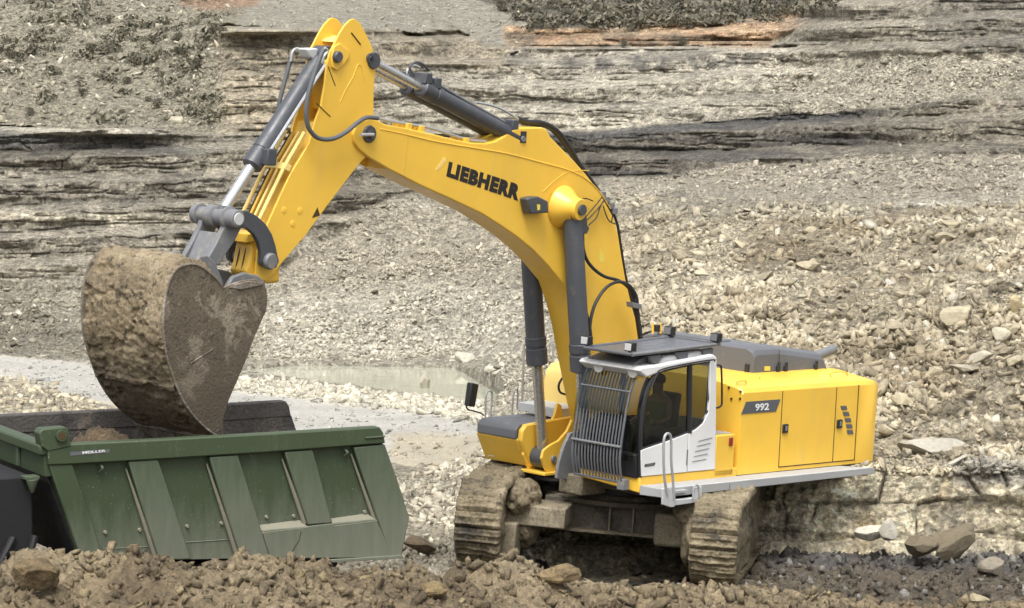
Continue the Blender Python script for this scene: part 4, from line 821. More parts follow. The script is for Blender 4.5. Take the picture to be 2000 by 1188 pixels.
# entry ladder
LD = empty('entry_ladder'); LD.parent = UP; yl = 2.30
m = MB(); m.prism(L([(1295, 986), (1295, 955), (1304, 952), (1317, 958), (1318, 990), (1310, 991)], yl), yl-.04, yl); m.prism(L([(1358, 978), (1358, 953), (1371, 950), (1371, 984), (1364, 985)], yl), yl-.04, yl)
m.prism(L([(1316, 988), (1316, 977), (1360, 973), (1360, 982)], yl), yl-.10, yl-.005); m.build('step_frame', 'lightgrey', LD, .006)
m = MB(); m.prism(L([(1316, 966), (1316, 960), (1346, 957), (1346, 962)], yl), yl-.16, yl-.02); m.build('rung', 'walk', LD, .004)
m = MB(); m.tube(L3([(1303, 966), (1298, 935), (1296, 895), (1297, 858), (1303.5, 847), (1310.5, 856), (1311, 900), (1314, 935), (1317, 975)], yl+.01), .021, 10, 6); m.build('handrail', 'pipe', LD)
m = MB(); m.tube(L3([(1353, 975), (1355, 953), (1360, 947), (1365, 953), (1366, 970)], yl+.01), .014, 8, 5); m.build('handrail', 'pipe', LD)

# ---- cab
CABO = empty('cab'); CABO.parent = UP
yo, yi = 1.75, .50
def plate(name, pts, y0, y1, mat, par=CABO, bev=.0, yref=None): m = MB(); m.prism(L(pts, yref if yref is not None else max(y0, y1)), y0, y1); return m.build(name, mat, par, bev)
door = plate('door', [(1252, 880), (1300, 863.5), (1344, 846.5), (1341.5, 922.5), (1252.5, 931)], 1.70, 1.757, 'white', CABO, .008)
plate('rear_panel', [(1346, 845.5), (1360, 838.5), (1373, 827), (1384, 806), (1386.5, 780), (1388, 705), (1400, 702), (1399, 790), (1397, 917), (1343.5, 922)], 1.70, 1.755, 'white', CABO, .008)
for k in range(5): rail('louvre', [(1364-k*3, 862+k*10), (1391-k*3, 855+k*10.5)], 1.758, .006, 'castgrey', CABO, 0)
m = MB(); x_, z_ = PY(1343, 872, 1.757); m.box(x_-.012, x_+.012, 1.757, 1.765, z_-.3, z_-.05); m.build('hinge', 'castgrey', CABO)
roof = [(1262, 738), (1247, 724), (1253, 717), (1286, 713), (1330, 704), (1393, 692), (1400, 698), (1400, 705), (1388, 706.5), (1345, 713), (1300, 723), (1285, 729)]
m = MB(); m.prism(L(roof, yo), yi, yo+.01); RF = m.build('roof', 'white', CABO, .03, True, 3)
rw = L([(1256, 716), (1286, 711)], yo); m = MB(); m.loops([[(rw[0][0]+.02, .62, rw[0][1]+.01), (rw[0][0]+.02, 1.55, rw[0][1]+.01), (rw[1][0], 1.5, rw[1][1]+.10), (rw[1][0], .62, rw[1][1]+.10)], [(rw[0][0]-.02, .62, rw[0][1]-.03), (rw[0][0]-.02, 1.55, rw[0][1]-.03), (rw[1][0]-.02, 1.5, rw[1][1]-.0), (rw[1][0]-.02, .62, rw[1][1]-.0)]]); m.build('roof_window', 'castgrey', RF, .01)
m = MB(); m.prism(L([(1290, 712), (1300, 697), (1330, 692), (1385, 684), (1395, 692)], yo-.1), yi+.1, yo-.12); m.build('roof_dome', 'white', RF, .04)
fr = [(1246, 936), (1242, 905), (1239, 870), (1239, 830), (1243, 795), (1250, 765), (1260, 735)]
FP = L(fr, yo)
def front(off):   # glass shell wrapping the front of the cab
    out = []
    for x, z in FP: out.append([(x-off, yi+off, z), (x-off, 1.50, z), (x-.05-off, 1.64, z), (x-.15-off*.8, 1.715-off, z), (x-.28, 1.73-off, z)])
    return out
Fo = np.array(front(.0)); fg = grid_mesh('windscreen', Fo[1:], 'glass', CABO, None, True)
m = MB(); m.prism([(FP[0][0]-.03, FP[0][1]), (FP[1][0]-.03, FP[1][1]+.12), (FP[1][0]-.16, FP[1][1]+.14), (FP[1][0]-.2, FP[0][1])], yi, 1.70); m.build('front_base', 'black', CABO, .01)
def frame_line(pts, y, r=.03, mat='black', nm='pillar', sm=3): return rail(nm, pts, y, r, mat, CABO, sm)
frame_line([(1250, 932), (1250, 880), (1252, 825), (1260, 775), (1272, 742), (1285, 728)], 1.72, .035)
frame_line([(1251, 932), (1247, 880), (1247, 830), (1254, 775), (1266, 740)], 1.62, .04)
frame_line([(1286, 727), (1345, 713), (1388, 706)], 1.725, .02)
frame_line([(1347, 713), (1346, 846)], 1.725, .045, 'black', 'pillar', 0)
frame_line([(1252, 877), (1300, 861), (1345, 843), (1360, 835), (1372, 824), (1382, 806), (1385, 780), (1387, 708)], 1.73, .017)
plate('side_glass', [(1252, 878), (1254, 825), (1262, 775), (1273, 743), (1288, 728), (1345, 714), (1387, 707), (1385, 780), (1382, 806), (1372, 825), (1345, 845), (1300, 862)], 1.712, 1.716, 'glass')
xb, xfb = PY(1397, 800, yo)[0]+.03, FP[1][0]-.03; zc0, zc1 = PY(1251, 931, yo)[1], PY(1388, 706, yo)[1]
m = MB(); m.box(xb, xfb-.1, yi, 1.69, zc0-.01, zc0+.06); m.build('floor', 'interior', CABO)
m = MB(); m.box(xb, xfb-.25, yi, yi+.04, zc0, zc0+.75); m.build('side_wall', 'interior', CABO)
m = MB(); m.box(xb-.02, xb+.03, yi, 1.70, zc0, zc0+.8); m.build('back_wall', 'white', CABO)
for y in (yi+.05, 1.66): m = MB(); m.box(xb-.02, xb+.05, y-.05, y+.05, zc0+.8, zc1); m.build('pillar', 'black', CABO)
m = MB(); m.box(xb+.8, xb+.88, yi, yi+.05, zc0+.7, zc1); m.build('pillar', 'black', CABO)
frame_line([(FP and 1247, 880), (1247, 830), (1254, 775), (1266, 738)], yi+.02, .035)
st = empty('seat'); st.parent = CABO
m = MB(); m.box(xb+.45, xb+.95, .85, 1.4, zc0+.35, zc0+.52); m.build('seat_cushion', 'interior', st, .05, True, 3)
m = MB(); m.loops([[(xb+.45, .87, zc0+.5), (xb+.57, .87, zc0+.5), (xb+.57, 1.38, zc0+.5), (xb+.45, 1.38, zc0+.5)], [(xb+.30, .92, zc0+1.2), (xb+.40, .92, zc0+1.2), (xb+.40, 1.33, zc0+1.2), (xb+.30, 1.33, zc0+1.2)]]); m.build('backrest', 'interior', st, .04, True, 3)
m = MB(); m.box(xb+.5, xb+1.1, 1.42, 1.58, zc0+.1, zc0+.68); m.box(xb+.5, xb+1.1, .62, .8, zc0+.1, zc0+.68); m.box(xb+1.35, xb+1.55, .6, 1.2, zc0+.1, zc0+.85); m.build('console', 'interior', CABO, .04)
m = MB(); m.prism(L([(1259, 907), (1280, 903.5), (1278, 909.5), (1259, 912.5)], 1.757), 1.755, 1.760); bd = m.build('name_badge', 'letter', door)
text_on('lettering', 'LIEBHERR', [(1261, 907.6), (1278, 905), (1277, 908.6), (1261, 911.4)], lambda u, v, l: (PY(u, v, 1.76)[0], 1.76+l, PY(u, v, 1.76)[1]), 'castgrey', bd, .001, .02)
rail('grab_rail', [(1271, 760), (1283, 733), (1292, 722), (1340, 711), (1391, 703), (1396, 706)], 1.80, .012, 'black', CABO)
rail('grab_rail', [(1398, 713), (1405, 714), (1409, 722), (1410, 780), (1408, 793), (1400, 797)], 1.70, .016, 'black', CABO)
y_, z_ = .0, .0
for yy_ in (.75, 1.45):
    x_, z_ = PY(1256, 729, yo); m = MB(); m.steps((x_-.10, yy_+.12, z_+.02), (x_+.05, yy_+.12, z_-.0), [(0, .06), (.6, .10), (1, .095)], 16); m.build('work_lamp', 'lightgrey', CABO)
# roof guard
GRD = empty('roof_guard'); GRD.parent = UP
g0, g1 = PY(1234, 693, 1.68), PY(1404, 672, 1.68); yg = .70
m = MB(); m.loops([[(g0[0], 1.66, g0[1]-.03), (g1[0], 1.66, g1[1]-.03), (g1[0], yg, g1[1]-.03), (g0[0], yg, g0[1]-.03)], [(g0[0], 1.66, g0[1]), (g1[0], 1.66, g1[1]), (g1[0], yg, g1[1]), (g0[0], yg, g0[1])]]); m.build('mesh_panel', 'grey', GRD)
for a, b, c, d in ((g0, 1.69, g1, 1.69), (g0, yg, g1, yg), (g0, yg, g0, 1.69), (g1, yg, g1, 1.69)): m = MB(); m.tube([(a[0], b, a[1]), (c[0], d, c[1])], .03, 8); m.build('frame_rail', 'grey' if b != 1.69 or d != 1.69 else 'castgrey', GRD)
for pts in ([(1270, 696), (1291, 693), (1288, 709), (1277, 711), (1273, 702)], [(1321, 689), (1346, 686), (1343, 701), (1328, 703)], [(1374, 684), (1394, 680), (1392, 697), (1375, 697)]): plate('bracket', pts, 1.60, 1.68, 'grey', GRD, .01)
for t_, y_ in ((0.02, yg), (.02, 1.60), (.97, yg), (.97, 1.66)):
    x_ = g0[0]+(g1[0]-g0[0])*t_; z_ = g0[1]+(g1[1]-g0[1])*t_+.10; lo_ = empty('work_lamp'); lo_.parent = GRD
    m = MB(); m.box(x_-.07, x_+.05, y_-.08, y_+.08, z_-.06, z_+.08); m.box(x_-.02, x_+.02, y_-.02, y_+.02, z_-.12, z_-.05); m.build('housing', 'black', lo_, .012)
    m = MB(); m.box(x_+.052, x_+.058, y_-.065, y_+.065, z_-.045, z_+.065); m.build('lens', 'castgrey' if t_ > .5 else 'lightgrey', lo_, .004)
# front grille: bent vertical bars
GL = empty('window_guard'); GL.parent = UP
gy0, gy1 = .56, 1.54
bar = [(1158, 698), (1147, 722), (1134, 770), (1126, 815), (1120, 857), (1118, 890), (1122, 925)]
BP = [PY(u, v, gy0) for u, v in bar]
nb = 16
for k in range(nb):
    y_ = gy0+(gy1-gy0)*k/(nb-1); m = MB(); r_ = .021 if k in (0, nb-1) else .0145; m.tube([(x, y_, z) for x, z in BP], r_, 8, 3); m.build('guard_bar', 'hood', GL)
for j, r_ in ((1.6, .02), (4, .022)):
    i0 = int(j); f_ = j-i0; x_ = BP[i0][0]*(1-f_)+BP[min(i0+1, 6)][0]*f_; z_ = BP[i0][1]*(1-f_)+BP[min(i0+1, 6)][1]*f_
    m = MB(); m.tube([(x_+.02, gy0-.02, z_), (x_+.02, gy1+.02, z_)], r_, 8); m.build('cross_bar', 'castgrey', GL)
m = MB(); m.tube([(BP[6][0], gy0, BP[6][1]), (BP[6][0], gy1, BP[6][1])], .02, 8); m.build('end_rail', 'grey', GL); m = MB(); m.tube([(BP[0][0], gy0, BP[0][1]), (BP[0][0], gy1, BP[0][1])], .018, 8); m.build('end_rail', 'grey', GL)
m = MB(); x_, z_ = BP[6]; m.box(x_-.12, x_+.02, gy1-.08, gy1+.06, z_-.12, z_+.05); m.build('mount', 'castgrey', GL, .008)

# ---- boom
yN, yF = cB+.27, cB-.27
top = [(722, 232), (738, 235), (752, 243), (800, 252), (850, 263), (890, 273), (920, 279), (950, 280), (968, 276), (985, 266), (998, 256), (1012, 250), (1058, 249), (1068, 253), (1075, 267), (1095, 288), (1120, 313), (1145, 341), (1168, 371), (1186, 402), (1200, 428), (1208, 460), (1215, 505), (1222, 545), (1238, 612), (1256, 665)]
bot = [(1262, 720), (1256, 790), (1236, 840), (1205, 862), (1178, 858), (1166, 835), (1155, 790), (1145, 740), (1135, 690), (1126, 640), (1115, 596), (1100, 554), (1072, 520), (1042, 489), (1010, 463), (978, 441), (940, 417), (880, 389), (820, 362), (760, 331), (720, 307), (702, 292), (692, 278), (690, 262), (694, 247), (704, 237)]
cut = 770
tb = [p for p in top if p[0] >= 752]; bb = [p for p in bot if p[0] >= 760]
m = MB(); m.prism(L(tb+bb, yN), yF, yN); BM = m.build('boom', 'yellow', EX, .02, True, 3)
fork = L([p for p in top if p[0] <= 800]+[(790, 346)]+[p for p in bot if p[0] <= 760], yN)
for y0, y1 in ((yN-.055, yN+.004), (yF-.004, yF+.055)): m = MB(); m.prism(fork, y0, y1); m.build('boom_fork', 'yellow', BM, .015, True, 2)
rib = [(742, 252), (790, 262), (850, 276), (920, 288), (990, 300), (1060, 318), (1110, 332), (1145, 350), (1172, 376), (1192, 408)]
m = MB(); m.tube(L3(rib, yN+.001), .011, 6, 4); m.build('weld_seam', 'yellow', BM)
m = MB(); m.tube(L3([(1060, 375), (1085, 352), (1112, 335), (1150, 333)], yN+.001), .006, 6, 4); m.build('weld_seam', 'yellow', BM)
text_on('lettering', 'LIEBHERR', [(877, 315.5), (1019, 362.5), (1011.5, 392.5), (871.5, 344.5)], lambda u, v, l: (PY(u, v, yN)[0], yN+l, PY(u, v, yN)[1]), 'letter', BM, .001, .068, .004, 1.14)
m = MB(); m.prism(L([(868, 307), (872, 312), (862, 326), (852, 334), (850, 331), (860, 318)], yN), yN, yN+.003); m.build('warning_mark', 'cream', BM)
x_, z_ = PY(720, 262, yN); PB = (x_, z_)
m = MB(); m.steps((x_, yF-.09, z_), (x_, yN+.09, z_), [(0, .07), (.02, .11), (.10, .13), (.9, .13), (.93, .12), (.94, .07), (1, .06)], 24); pb = m.build('pivot_pin', 'cylinder', BM)
m = MB(); m.tube([(x_+.02, yN+.12, z_), (x_+.28, yN+.12, z_-.01)], .025, 8); m.build('lock_bar', 'pipe', pb)
# slot with pin of the stick cylinders
x_, z_ = PY(1022, 268, yN); m = MB(); m.box(x_-.07, x_+.07, yN-.002, yN+.006, z_-.09, z_+.09); sl_ = m.build('pin_pocket', 'interior', BM, .03, True, 3); m = MB(); m.steps((x_+.01, yN, z_-.03), (x_+.01, yN+.03, z_-.03), [(0, .05), (1, .045)], 16); m.build('pin_end', 'castgrey', sl_)
SC1 = PY(1022, 268, yN)
# boss carrying the boom cylinders
x_, z_ = PY(1117, 408, cB+.47)
hub0 = PY(1103, 398, yN); 
for s_, ya, yb_ in ((1, yN, cB+.66), (-1, yF, cB-.66)):
    m = MB(); m.steps((x_+.02, ya, z_+.02), (x_, yb_, z_), [(0, .34), (.15, .33), (.5, .22), (.72, .185), (1, .17)], 32); bo = m.build('cylinder_boss', 'yellow', BM, .012)
    pin('pin_cap', x_, z_, yb_, yb_+s_*.05, .085, 'cylinder', bo)
# hanging cover below the boss (yellow skirt above the barrel)
lb = empty('work_lamp'); lb.parent = BM
m = MB(); m.prism(L([(1030, 389), (1037, 386), (1052, 384), (1071, 393), (1072, 416), (1036, 418)], cB+.45), yN+.01, cB+.45); m.build('housing', 'cylinder', lb, .02); m = MB(); m.prism(L([(1049, 399), (1055, 400), (1055, 410), (1050, 411)], cB+.455), cB+.45, cB+.456); m.build('lens', 'sticker', lb)
m = MB(); m.prism(L([(1130, 428), (1133, 420), (1146, 419), (1148, 440), (1152, 446), (1147, 457), (1130, 458)], cB+.60), cB+.42, cB+.60); m.build('valve_block', 'cylinder', BM, .012)
for p_ in ((1176, 487),): m = MB(); m.prism(L([(1172, 484), (1174, 489), (1181, 504), (1176, 515), (1170, 509)], yN), yN, yN+.003); m.build('warning_mark', 'sticker', BM)
# hoses
def hose(pts, y, r, mat='hose', par=BM, nm='hose', ys=None):
    P_ = [(PY(u, v, yy)[0], yy, PY(u, v, yy)[1]) for (u, v), yy in zip(pts, ys or [y]*len(pts))]; m = MB(); m.tube(P_, r, 10, 6); return m.build(nm, mat, par)
hose([(1138, 456), (1140, 490), (1152, 517), (1178, 539), (1210, 549), (1232, 568), (1240, 600), (1246, 640), (1250, 668)], cB+.5, .027)
hose([(1155, 672), (1152, 640), (1160, 600), (1180, 566), (1205, 551), (1228, 557), (1243, 580), (1246, 610), (1254, 668)], cB+.55, .027)
hose([(1136, 462), (1136, 520), (1142, 590), (1153, 640), (1156, 672)], cB+.45, .018)
m = MB(); m.prism(L([(1232, 590), (1250, 594), (1249, 604), (1233, 600)], cB+.56), cB+.46, cB+.6); m.build('hose_clamp', 'castgrey', BM, .006)
hose([(1012, 232), (1030, 238), (1062, 241), (1090, 258), (1110, 285), (1130, 318), (1152, 350), (1172, 378), (1190, 400), (1199, 418)], cB+.1, .04)
hose([(1010, 236), (1040, 243), (1068, 247), (1092, 268), (1118, 304), (1145, 346), (1178, 388)], cB-.05, .035)
hose([(1196, 412), (1206, 440), (1214, 490), (1221, 535), (1234, 590), (1248, 640), (1254, 668)], cB+.15, .022)
for a in ([(1143, 425), (1160, 405), (1176, 385)], [(1147, 430), (1166, 410), (1182, 390)], [(1150, 440), (1165, 425), (1172, 405), (1180, 390)], [(1178, 402), (1183, 418), (1190, 432), (1202, 438)], [(1128, 390), (1145, 388), (1158, 393)], [(1186, 400), (1196, 420), (1194, 434)]): hose(a, cB+.34, .010)
for u, v in ((1174, 380), (1181, 390), (1190, 402), (1197, 412)):
    x_, z_ = PY(u, v, cB+.2); m = MB(); m.box(x_-.06, x_+.06, cB+.0, cB+.26, z_-.05, z_+.05); m.build('pipe_clamp', 'castgrey', BM, .01)
for dy_, r_ in ((.18, .022), (.10, .022), (-.02, .02)): hose([(740, 231), (760, 236), (800, 243), (840, 250), (880, 263), (920, 274), (948, 276)], cB+dy_, r_, 'pipe', BM, 'oil_pipe')
for u, v in ((797, 246), (822, 251), (909, 274)): x_, z_ = PY(u, v, cB+.2); m = MB(); m.box(x_-.05, x_+.05, cB-.08, cB+.24, z_-.06, z_+.04); m.build('pipe_clamp', 'yellow', BM, .008)

# ---- boom cylinders
t0, b0 = PY(1117, 408, cB+.47), PY(1060, 893, cB-.47)
def along(a, b, t): return (a[0]+(b[0]-a[0])*t, a[1]+(b[1]-a[1])*t)
def hyd(name, a, b, y, r, split, par=EX, rod=.55, eye=1.15, collars=True):
    A, B_ = (a[0], y, a[1]), (b[0], y, b[1]); o = empty(name); o.parent = par; q = lambda t: (A[0]+(B_[0]-A[0])*t, y, A[2]+(B_[2]-A[2])*t)
    m = MB(); pf = [(0, r*.9), (.02, r), (1, r)]
    m.steps(q(.03), q(split), pf); m.build('barrel', 'cylinder', o)
    ln = (Vector(B_)-Vector(A)).length
    if collars: m = MB(); m.steps(q(split-.38/ln), q(split+.02), [(0, r*1.02), (.02, r*1.10), (.30, r*1.10), (.32, r*1.03), (.40, r*1.03), (.42, r*1.12), (.95, r*1.12), (1, r*.9)]); m.build('gland', 'cylinder', o)
    m = MB(); m.steps(q(split), q(.97), [(0, r*rod), (1, r*rod)]); m.build('rod', 'chrome', o)
    for e_, p_ in (('barrel_eye', a), ('rod_eye', b)): m = MB(); m.steps((p_[0], y-r*.9, p_[1]), (p_[0], y+r*.9, p_[1]), [(0, r*eye*.9), (.08, r*eye), (.92, r*eye), (1, r*eye*.9)]); m.build(e_, 'cylinder', o)
    return o
for y in (cB+.47, cB-.47): hyd('boom_cylinder', t0, b0, y, .158, .610, EX, .56)
# lugs at the foot of the boom cylinders
lug = [(1042, 905), (1038, 892), (1042, 876), (1055, 866), (1072, 857), (1088, 838), (1100, 812), (1106, 790), (1113, 795), (1118, 915), (1050, 921)]
lg = L(lug, cB-.47)
for y in (cB-.47-.20, cB-.47+.20, cB+.47-.20):
    m = MB(); m.prism(lg, y-.025, y+.025); m.build('mounting_lug', 'yellow', UP, .008)
m = MB(); m.box(lg[0][0]-.6, lg[0][0]+.02, cB-.72, cB-.2, PY(1050, 921, cB-.47)[1]-.03, PY(1050, 921, cB-.47)[1]+.02); m.build('lug_base', 'yellow', UP, .01)
pin('cylinder_pin', b0[0], b0[1], cB-.73, cB-.21, .06, 'castgrey', UP)
# ---- stick cylinders
s0, s1 = PY(1018, 276, cB+.15), PY(722, 118, cB+.15)
for y in (cB+.15, cB-.15): hyd('stick_cylinder', s0, s1, y, .125, .66, EX, .52, 1.0, True)
q_ = lambda t, o=0: (s0[0]+(s1[0]-s0[0])*t, s0[1]+(s1[1]-s0[1])*t+o)
for y, o_ in ((cB+.10, .17), (cB+.0, .20), (cB-.12, .17)): m = MB(); m.tube([(q_(.02)[0], y, q_(.02)[1]+o_), (q_(.3)[0], y, q_(.3)[1]+o_), (q_(.62)[0], y, q_(.62)[1]+o_+.03)], .026, 8); m.build('oil_pipe', 'castgrey', EX)
for t_ in (.08, .60, .66):
    a = q_(t_); m = MB(); m.box(a[0]-.07, a[0]+.07, cB-.25, cB+.27, a[1]+.08, a[1]+.24); m.build('pipe_clamp', 'cylinder', EX, .015)
hose([(808, 148), (800, 132), (812, 122), (826, 126), (838, 138)], cB+.05, .02, 'cylinder', EX); hose([(800, 152), (795, 140), (806, 128), (820, 132)], cB-.1, .018, 'pipe', EX)
hose([(930, 200), (960, 206), (985, 216), (1012, 233)], cB+.12, .018, 'pipe', EX, 'oil_pipe')

# ---- stick
sN, sF = cB+.225, cB-.225
front_e = [(683, 40), (673, 50), (663, 66), (654, 84), (644, 103), (638, 130), (634, 165), (627, 206), (616, 235), (604, 280), (590, 303), (568, 339), (545, 388), (526, 430), (512, 462), (503, 490), (500, 522), (497, 545)]
back_e = [(520, 549), (532, 538), (550, 515), (600, 456), (640, 401), (680, 348), (704, 318), (722, 300), (735, 262), (730, 225), (730, 180), (733, 140), (732, 112), (727, 92), (716, 68), (704, 46), (697, 39), (690, 37)]
for y0, y1 in ((sN-.035, sN), (sF, sF+.035)):
    m = MB(); m.prism(L(front_e+back_e, sN), y0, y1); SN = m.build('stick' if y1 == sN else 'stick_side_plate', 'yellow', EX if y1 == sN else SNP, .008) if y1 == sN else None
    if y1 == sN: SNP = SN
m = MB(); m.prism(L(front_e+back_e, sN), sF, sF+.035); m.build('side_plate', 'yellow', SNP, .008)
body = [(p[0]+5, p[1]+2) for p in front_e if p[1] >= 235 and p[1] < 470]+[(508, 480), (503, 520), (503, 544)]
m = MB(); m.prism(L([(620, 240)]+body[1:]+[(520, 545), (531, 536), (549, 513), (598, 455), (638, 400), (678, 347), (702, 318), (716, 300), (722, 262), (700, 240), (660, 236)], sN), sF+.03, sN-.03); m.build('box_section', 'yellow', SNP)
for a in ([(652, 110), (655, 104), (690, 92), (700, 94), (698, 99), (660, 112)], [(668, 84), (671, 79), (692, 72), (695, 76)]): m = MB(); m.prism(L(a, sN), sF+.02, sN-.02); m.build('cross_member', 'cream', SNP, .01)
m = MB(); m.prism(L([(640, 122), (655, 110), (700, 100), (722, 118), (722, 200), (650, 215)], sN), sF+.03, sN-.03); m.build('inner_box', 'yellow', SNP)
# raised weld lines, pin pockets
for pts, r_ in (([(686, 64), (704, 87)], .012), ([(664, 200), (677, 172), (690, 150), (698, 128), (706, 130), (712, 160)], .007), ([(641, 130), (648, 150), (655, 168)], .008), ([(618, 202), (645, 228)], .009)): m = MB(); m.tube(L3(pts, sN+.001), r_, 6, 3 if len(pts) > 2 else 0); m.build('weld_seam', 'line' if r_ != .007 else 'yellow', SNP)
m = MB(); m.prism(L([(645, 108), (650, 90), (661, 84), (680, 100), (679, 112), (668, 127), (656, 138), (646, 132)], sN), sN, sN+.035); pk = m.build('reinforcement', 'yellow', SNP, .012)
x_, z_ = PY(654, 111, sN); m = MB(); m.steps((x_, sN+.03, z_), (x_, sN+.10, z_), [(0, .085), (.7, .085), (1, .07)], 18); m.build('pin_cap', 'cylinder', pk)
x_, z_ = PY(722, 114, sN); m = MB(); m.steps((x_, sF-.04, z_), (x_, sN+.04, z_), [(0, .075), (1, .075)], 20); pc = m.build('pin_cap', 'cylinder', SNP); m = MB(); m.steps((x_, sN+.04, z_), (x_, sN+.05, z_), [(0, .04), (1, .035)], 14); m.build('bolt', 'black', pc)
for u, v in ((555, 411), (586, 412), (572, 437)): x_, z_ = PY(u, v, sN); m = MB(); m.steps((x_, sN, z_), (x_, sN+.008, z_), [(0, .05), (.6, .048), (1, .03)], 20); m.build('pressed_disc', 'yellow', SNP)
m = MB(); m.prism(L([(609, 426), (620, 405), (625, 421)], sN), sN, sN+.003); m.prism(L([(613, 422), (619, 411), (621, 420)], sN), sN, sN+.005); m.build('warning_mark', 'line', SNP)
# channels and lines down the front of the stick
ch = [(600, 262), (584, 290), (562, 328), (540, 373), (520, 415), (508, 440)]
for dy_, r_, mt in ((.19, .03, 'cream'), (.07, .02, 'cream'), (-.03, .02, 'yellow'), (-.19, .03, 'cream')):
    Pn = [(PY(u, v, sN)[0], cB+dy_, PY(u, v, sN)[1]) for u, v in ch]; m = MB(); m.tube([(x+.03, y, z+.02) for x, y, z in Pn], r_, 8, 3); m.build('oil_pipe', mt, SNP)
for dy_ in (.13, .02, -.1):
    Pn = [(PY(u, v, sN)[0], cB+dy_, PY(u, v, sN)[1]) for u, v in ch]; m = MB(); m.tube([(x+.012, y, z+.008) for x, y, z in Pn], .014, 6, 3); m.build('grease_line', 'line', SNP)
x_, z_ = PY(570, 328, sN); m = MB(); m.loops([[(x_+.10, y, z_+.07) for y in (sF, sN)]+[(x_-.0, y, z_+.03) for y in (sN, sF)], [(x_+.16, y, z_-.02) for y in (sF, sN)]+[(x_+.04, y, z_-.06) for y in (sN, sF)]]); m.build('pipe_clamp', 'cream', SNP, .008)
# lower end: rounded box before the bucket
le = [(452, 468), (460, 459), (480, 452), (500, 462), (508, 490), (508, 545), (470, 548), (447, 538), (439, 524), (446, 505)]
mid = L([(p[0]+26, p[1]+6) for p in le], cB+.02); m = MB(); m.prism(mid, sF+.04, cB+.17); m.build('stick_nose', 'yellow', SNP, .05, True, 3)
for dy_ in (.06, -.06): m = MB(); m.tube([(x+.03, cB+dy_, z) for x, z in L([(484, 470), (476, 500), (470, 530)], cB+.02)], .01, 6, 3); m.build('grease_line', 'black', SNP)
m = MB(); pr_ = L([(477, 474), (480, 457), (502, 452), (508, 470)], cB+.15); m.prism(pr_, sF+.02, cB+.19); m.build('lug_plate', 'yellow', SNP, .01)
# ---- bucket cylinder
k0, k1 = PY(630, 108, cB), PY(430, 420, cB)
hyd('bucket_cylinder', k0, k1, cB, .135, .685, EX, .60, 1.05)
qk = lambda t, o=0: (k0[0]+(k1[0]-k0[0])*t+o*.55, k0[1]+(k1[1]-k0[1])*t-o*.3)
for dy_, mt, r_, o_ in ((.17, 'pipe', .026, -.02), (.03, 'pipe', .012, .15), (-.12, 'castgrey', .02, .1)):
    m = MB(); m.tube([(qk(t, o_)[0], cB+dy_, qk(t, o_)[1]) for t in (.06, .35, .64)], r_, 8); m.build('oil_pipe', mt, EX)
a = qk(.65, -.1); m = MB(); m.box(a[0]-.1, a[0]+.08, cB+.08, cB+.26, a[1]-.12, a[1]+.12); m.build('pipe_fitting', 'cylinder', EX, .02)
hose([(632, 96), (622, 120), (612, 150), (602, 185), (598, 222), (604, 252), (622, 270), (650, 271), (676, 258), (698, 240), (716, 230), (738, 231)], cB+.38, .034, 'greyhose', EX)
hose([(545, 222), (545, 205), (553, 170), (564, 130), (568, 118)], cB-.35, .033, 'greyhose', EX)
hose([(568, 120), (571, 102), (580, 95), (592, 98), (604, 101)], cB-.3, .02, 'pipe', EX, 'oil_pipe'); hose([(630, 124), (633, 110), (640, 100), (634, 94)], cB+.3, .022, 'pipe', EX, 'oil_pipe')
m = MB(); m.prism(L([(598, 96), (618, 94), (628, 104), (618, 120), (604, 112)], cB), cB-.2, cB+.02); m.build('hose_manifold', 'lightgrey', EX, .02)

# ---- linkage
LK = empty('bucket_linkage'); LK.parent = EX
lx, lz = PY(466, 428, cB+.46)
m = MB(); m.steps((lx, cB-.44, lz), (lx, cB+.46, lz), [(0, .12), (.02, .14), (.10, .14), (.11, .155), (.14, .155), (.15, .115), (.32, .115), (.34, .155), (.50, .155), (.52, .115), (.70, .115), (.74, .15), (.76, .165), (.80, .165), (.82, .13), (.98, .13), (1, .11)], 32); m.build('cross_pipe', 'castgrey', LK)
m = MB(); m.steps((lx, cB+.461, lz), (lx, cB+.475, lz), [(0, .09), (1, .085)], 24); m.build('pin_cover', 'lightgrey', LK)
ban = [(455, 418), (466, 411), (484, 412), (503, 422), (520, 438), (532, 458), (539, 480), (543, 500), (546, 510), (540, 524), (522, 525), (511, 514), (511, 495), (506, 475), (496, 458), (483, 447), (468, 444), (456, 438)]
bx_ = L(ban, cB+.38)
for y in (cB+.34, cB-.34): m = MB(); m.prism(bx_, y-.04, y+.04); m.build('curved_lever', 'cylinder', LK, .015, True, 2)
x_, z_ = PY(530, 511, cB+.42); m = MB(); m.steps((x_, cB-.42, z_), (x_, cB+.44, z_), [(0, .09), (.9, .09), (.905, .12), (.97, .12), (1, .10)], 24); m.build('lever_pin', 'castgrey', LK)
hl = L([(436, 410), (455, 418), (455, 432), (436, 470), (405, 516), (385, 520), (382, 505), (402, 470), (416, 440), (420, 420)], cB+.05)
for y in (cB+.24, cB-.24): m = MB(); m.prism(hl, y-.045, y+.045); m.build('link_arm', 'castgrey', LK, .02, True, 2)
hw = L([(412, 452), (424, 462), (404, 512), (388, 510)], cB+.05); m = MB(); m.prism(hw, cB-.2, cB+.2); m.build('link_web', 'castgrey', LK, .02)

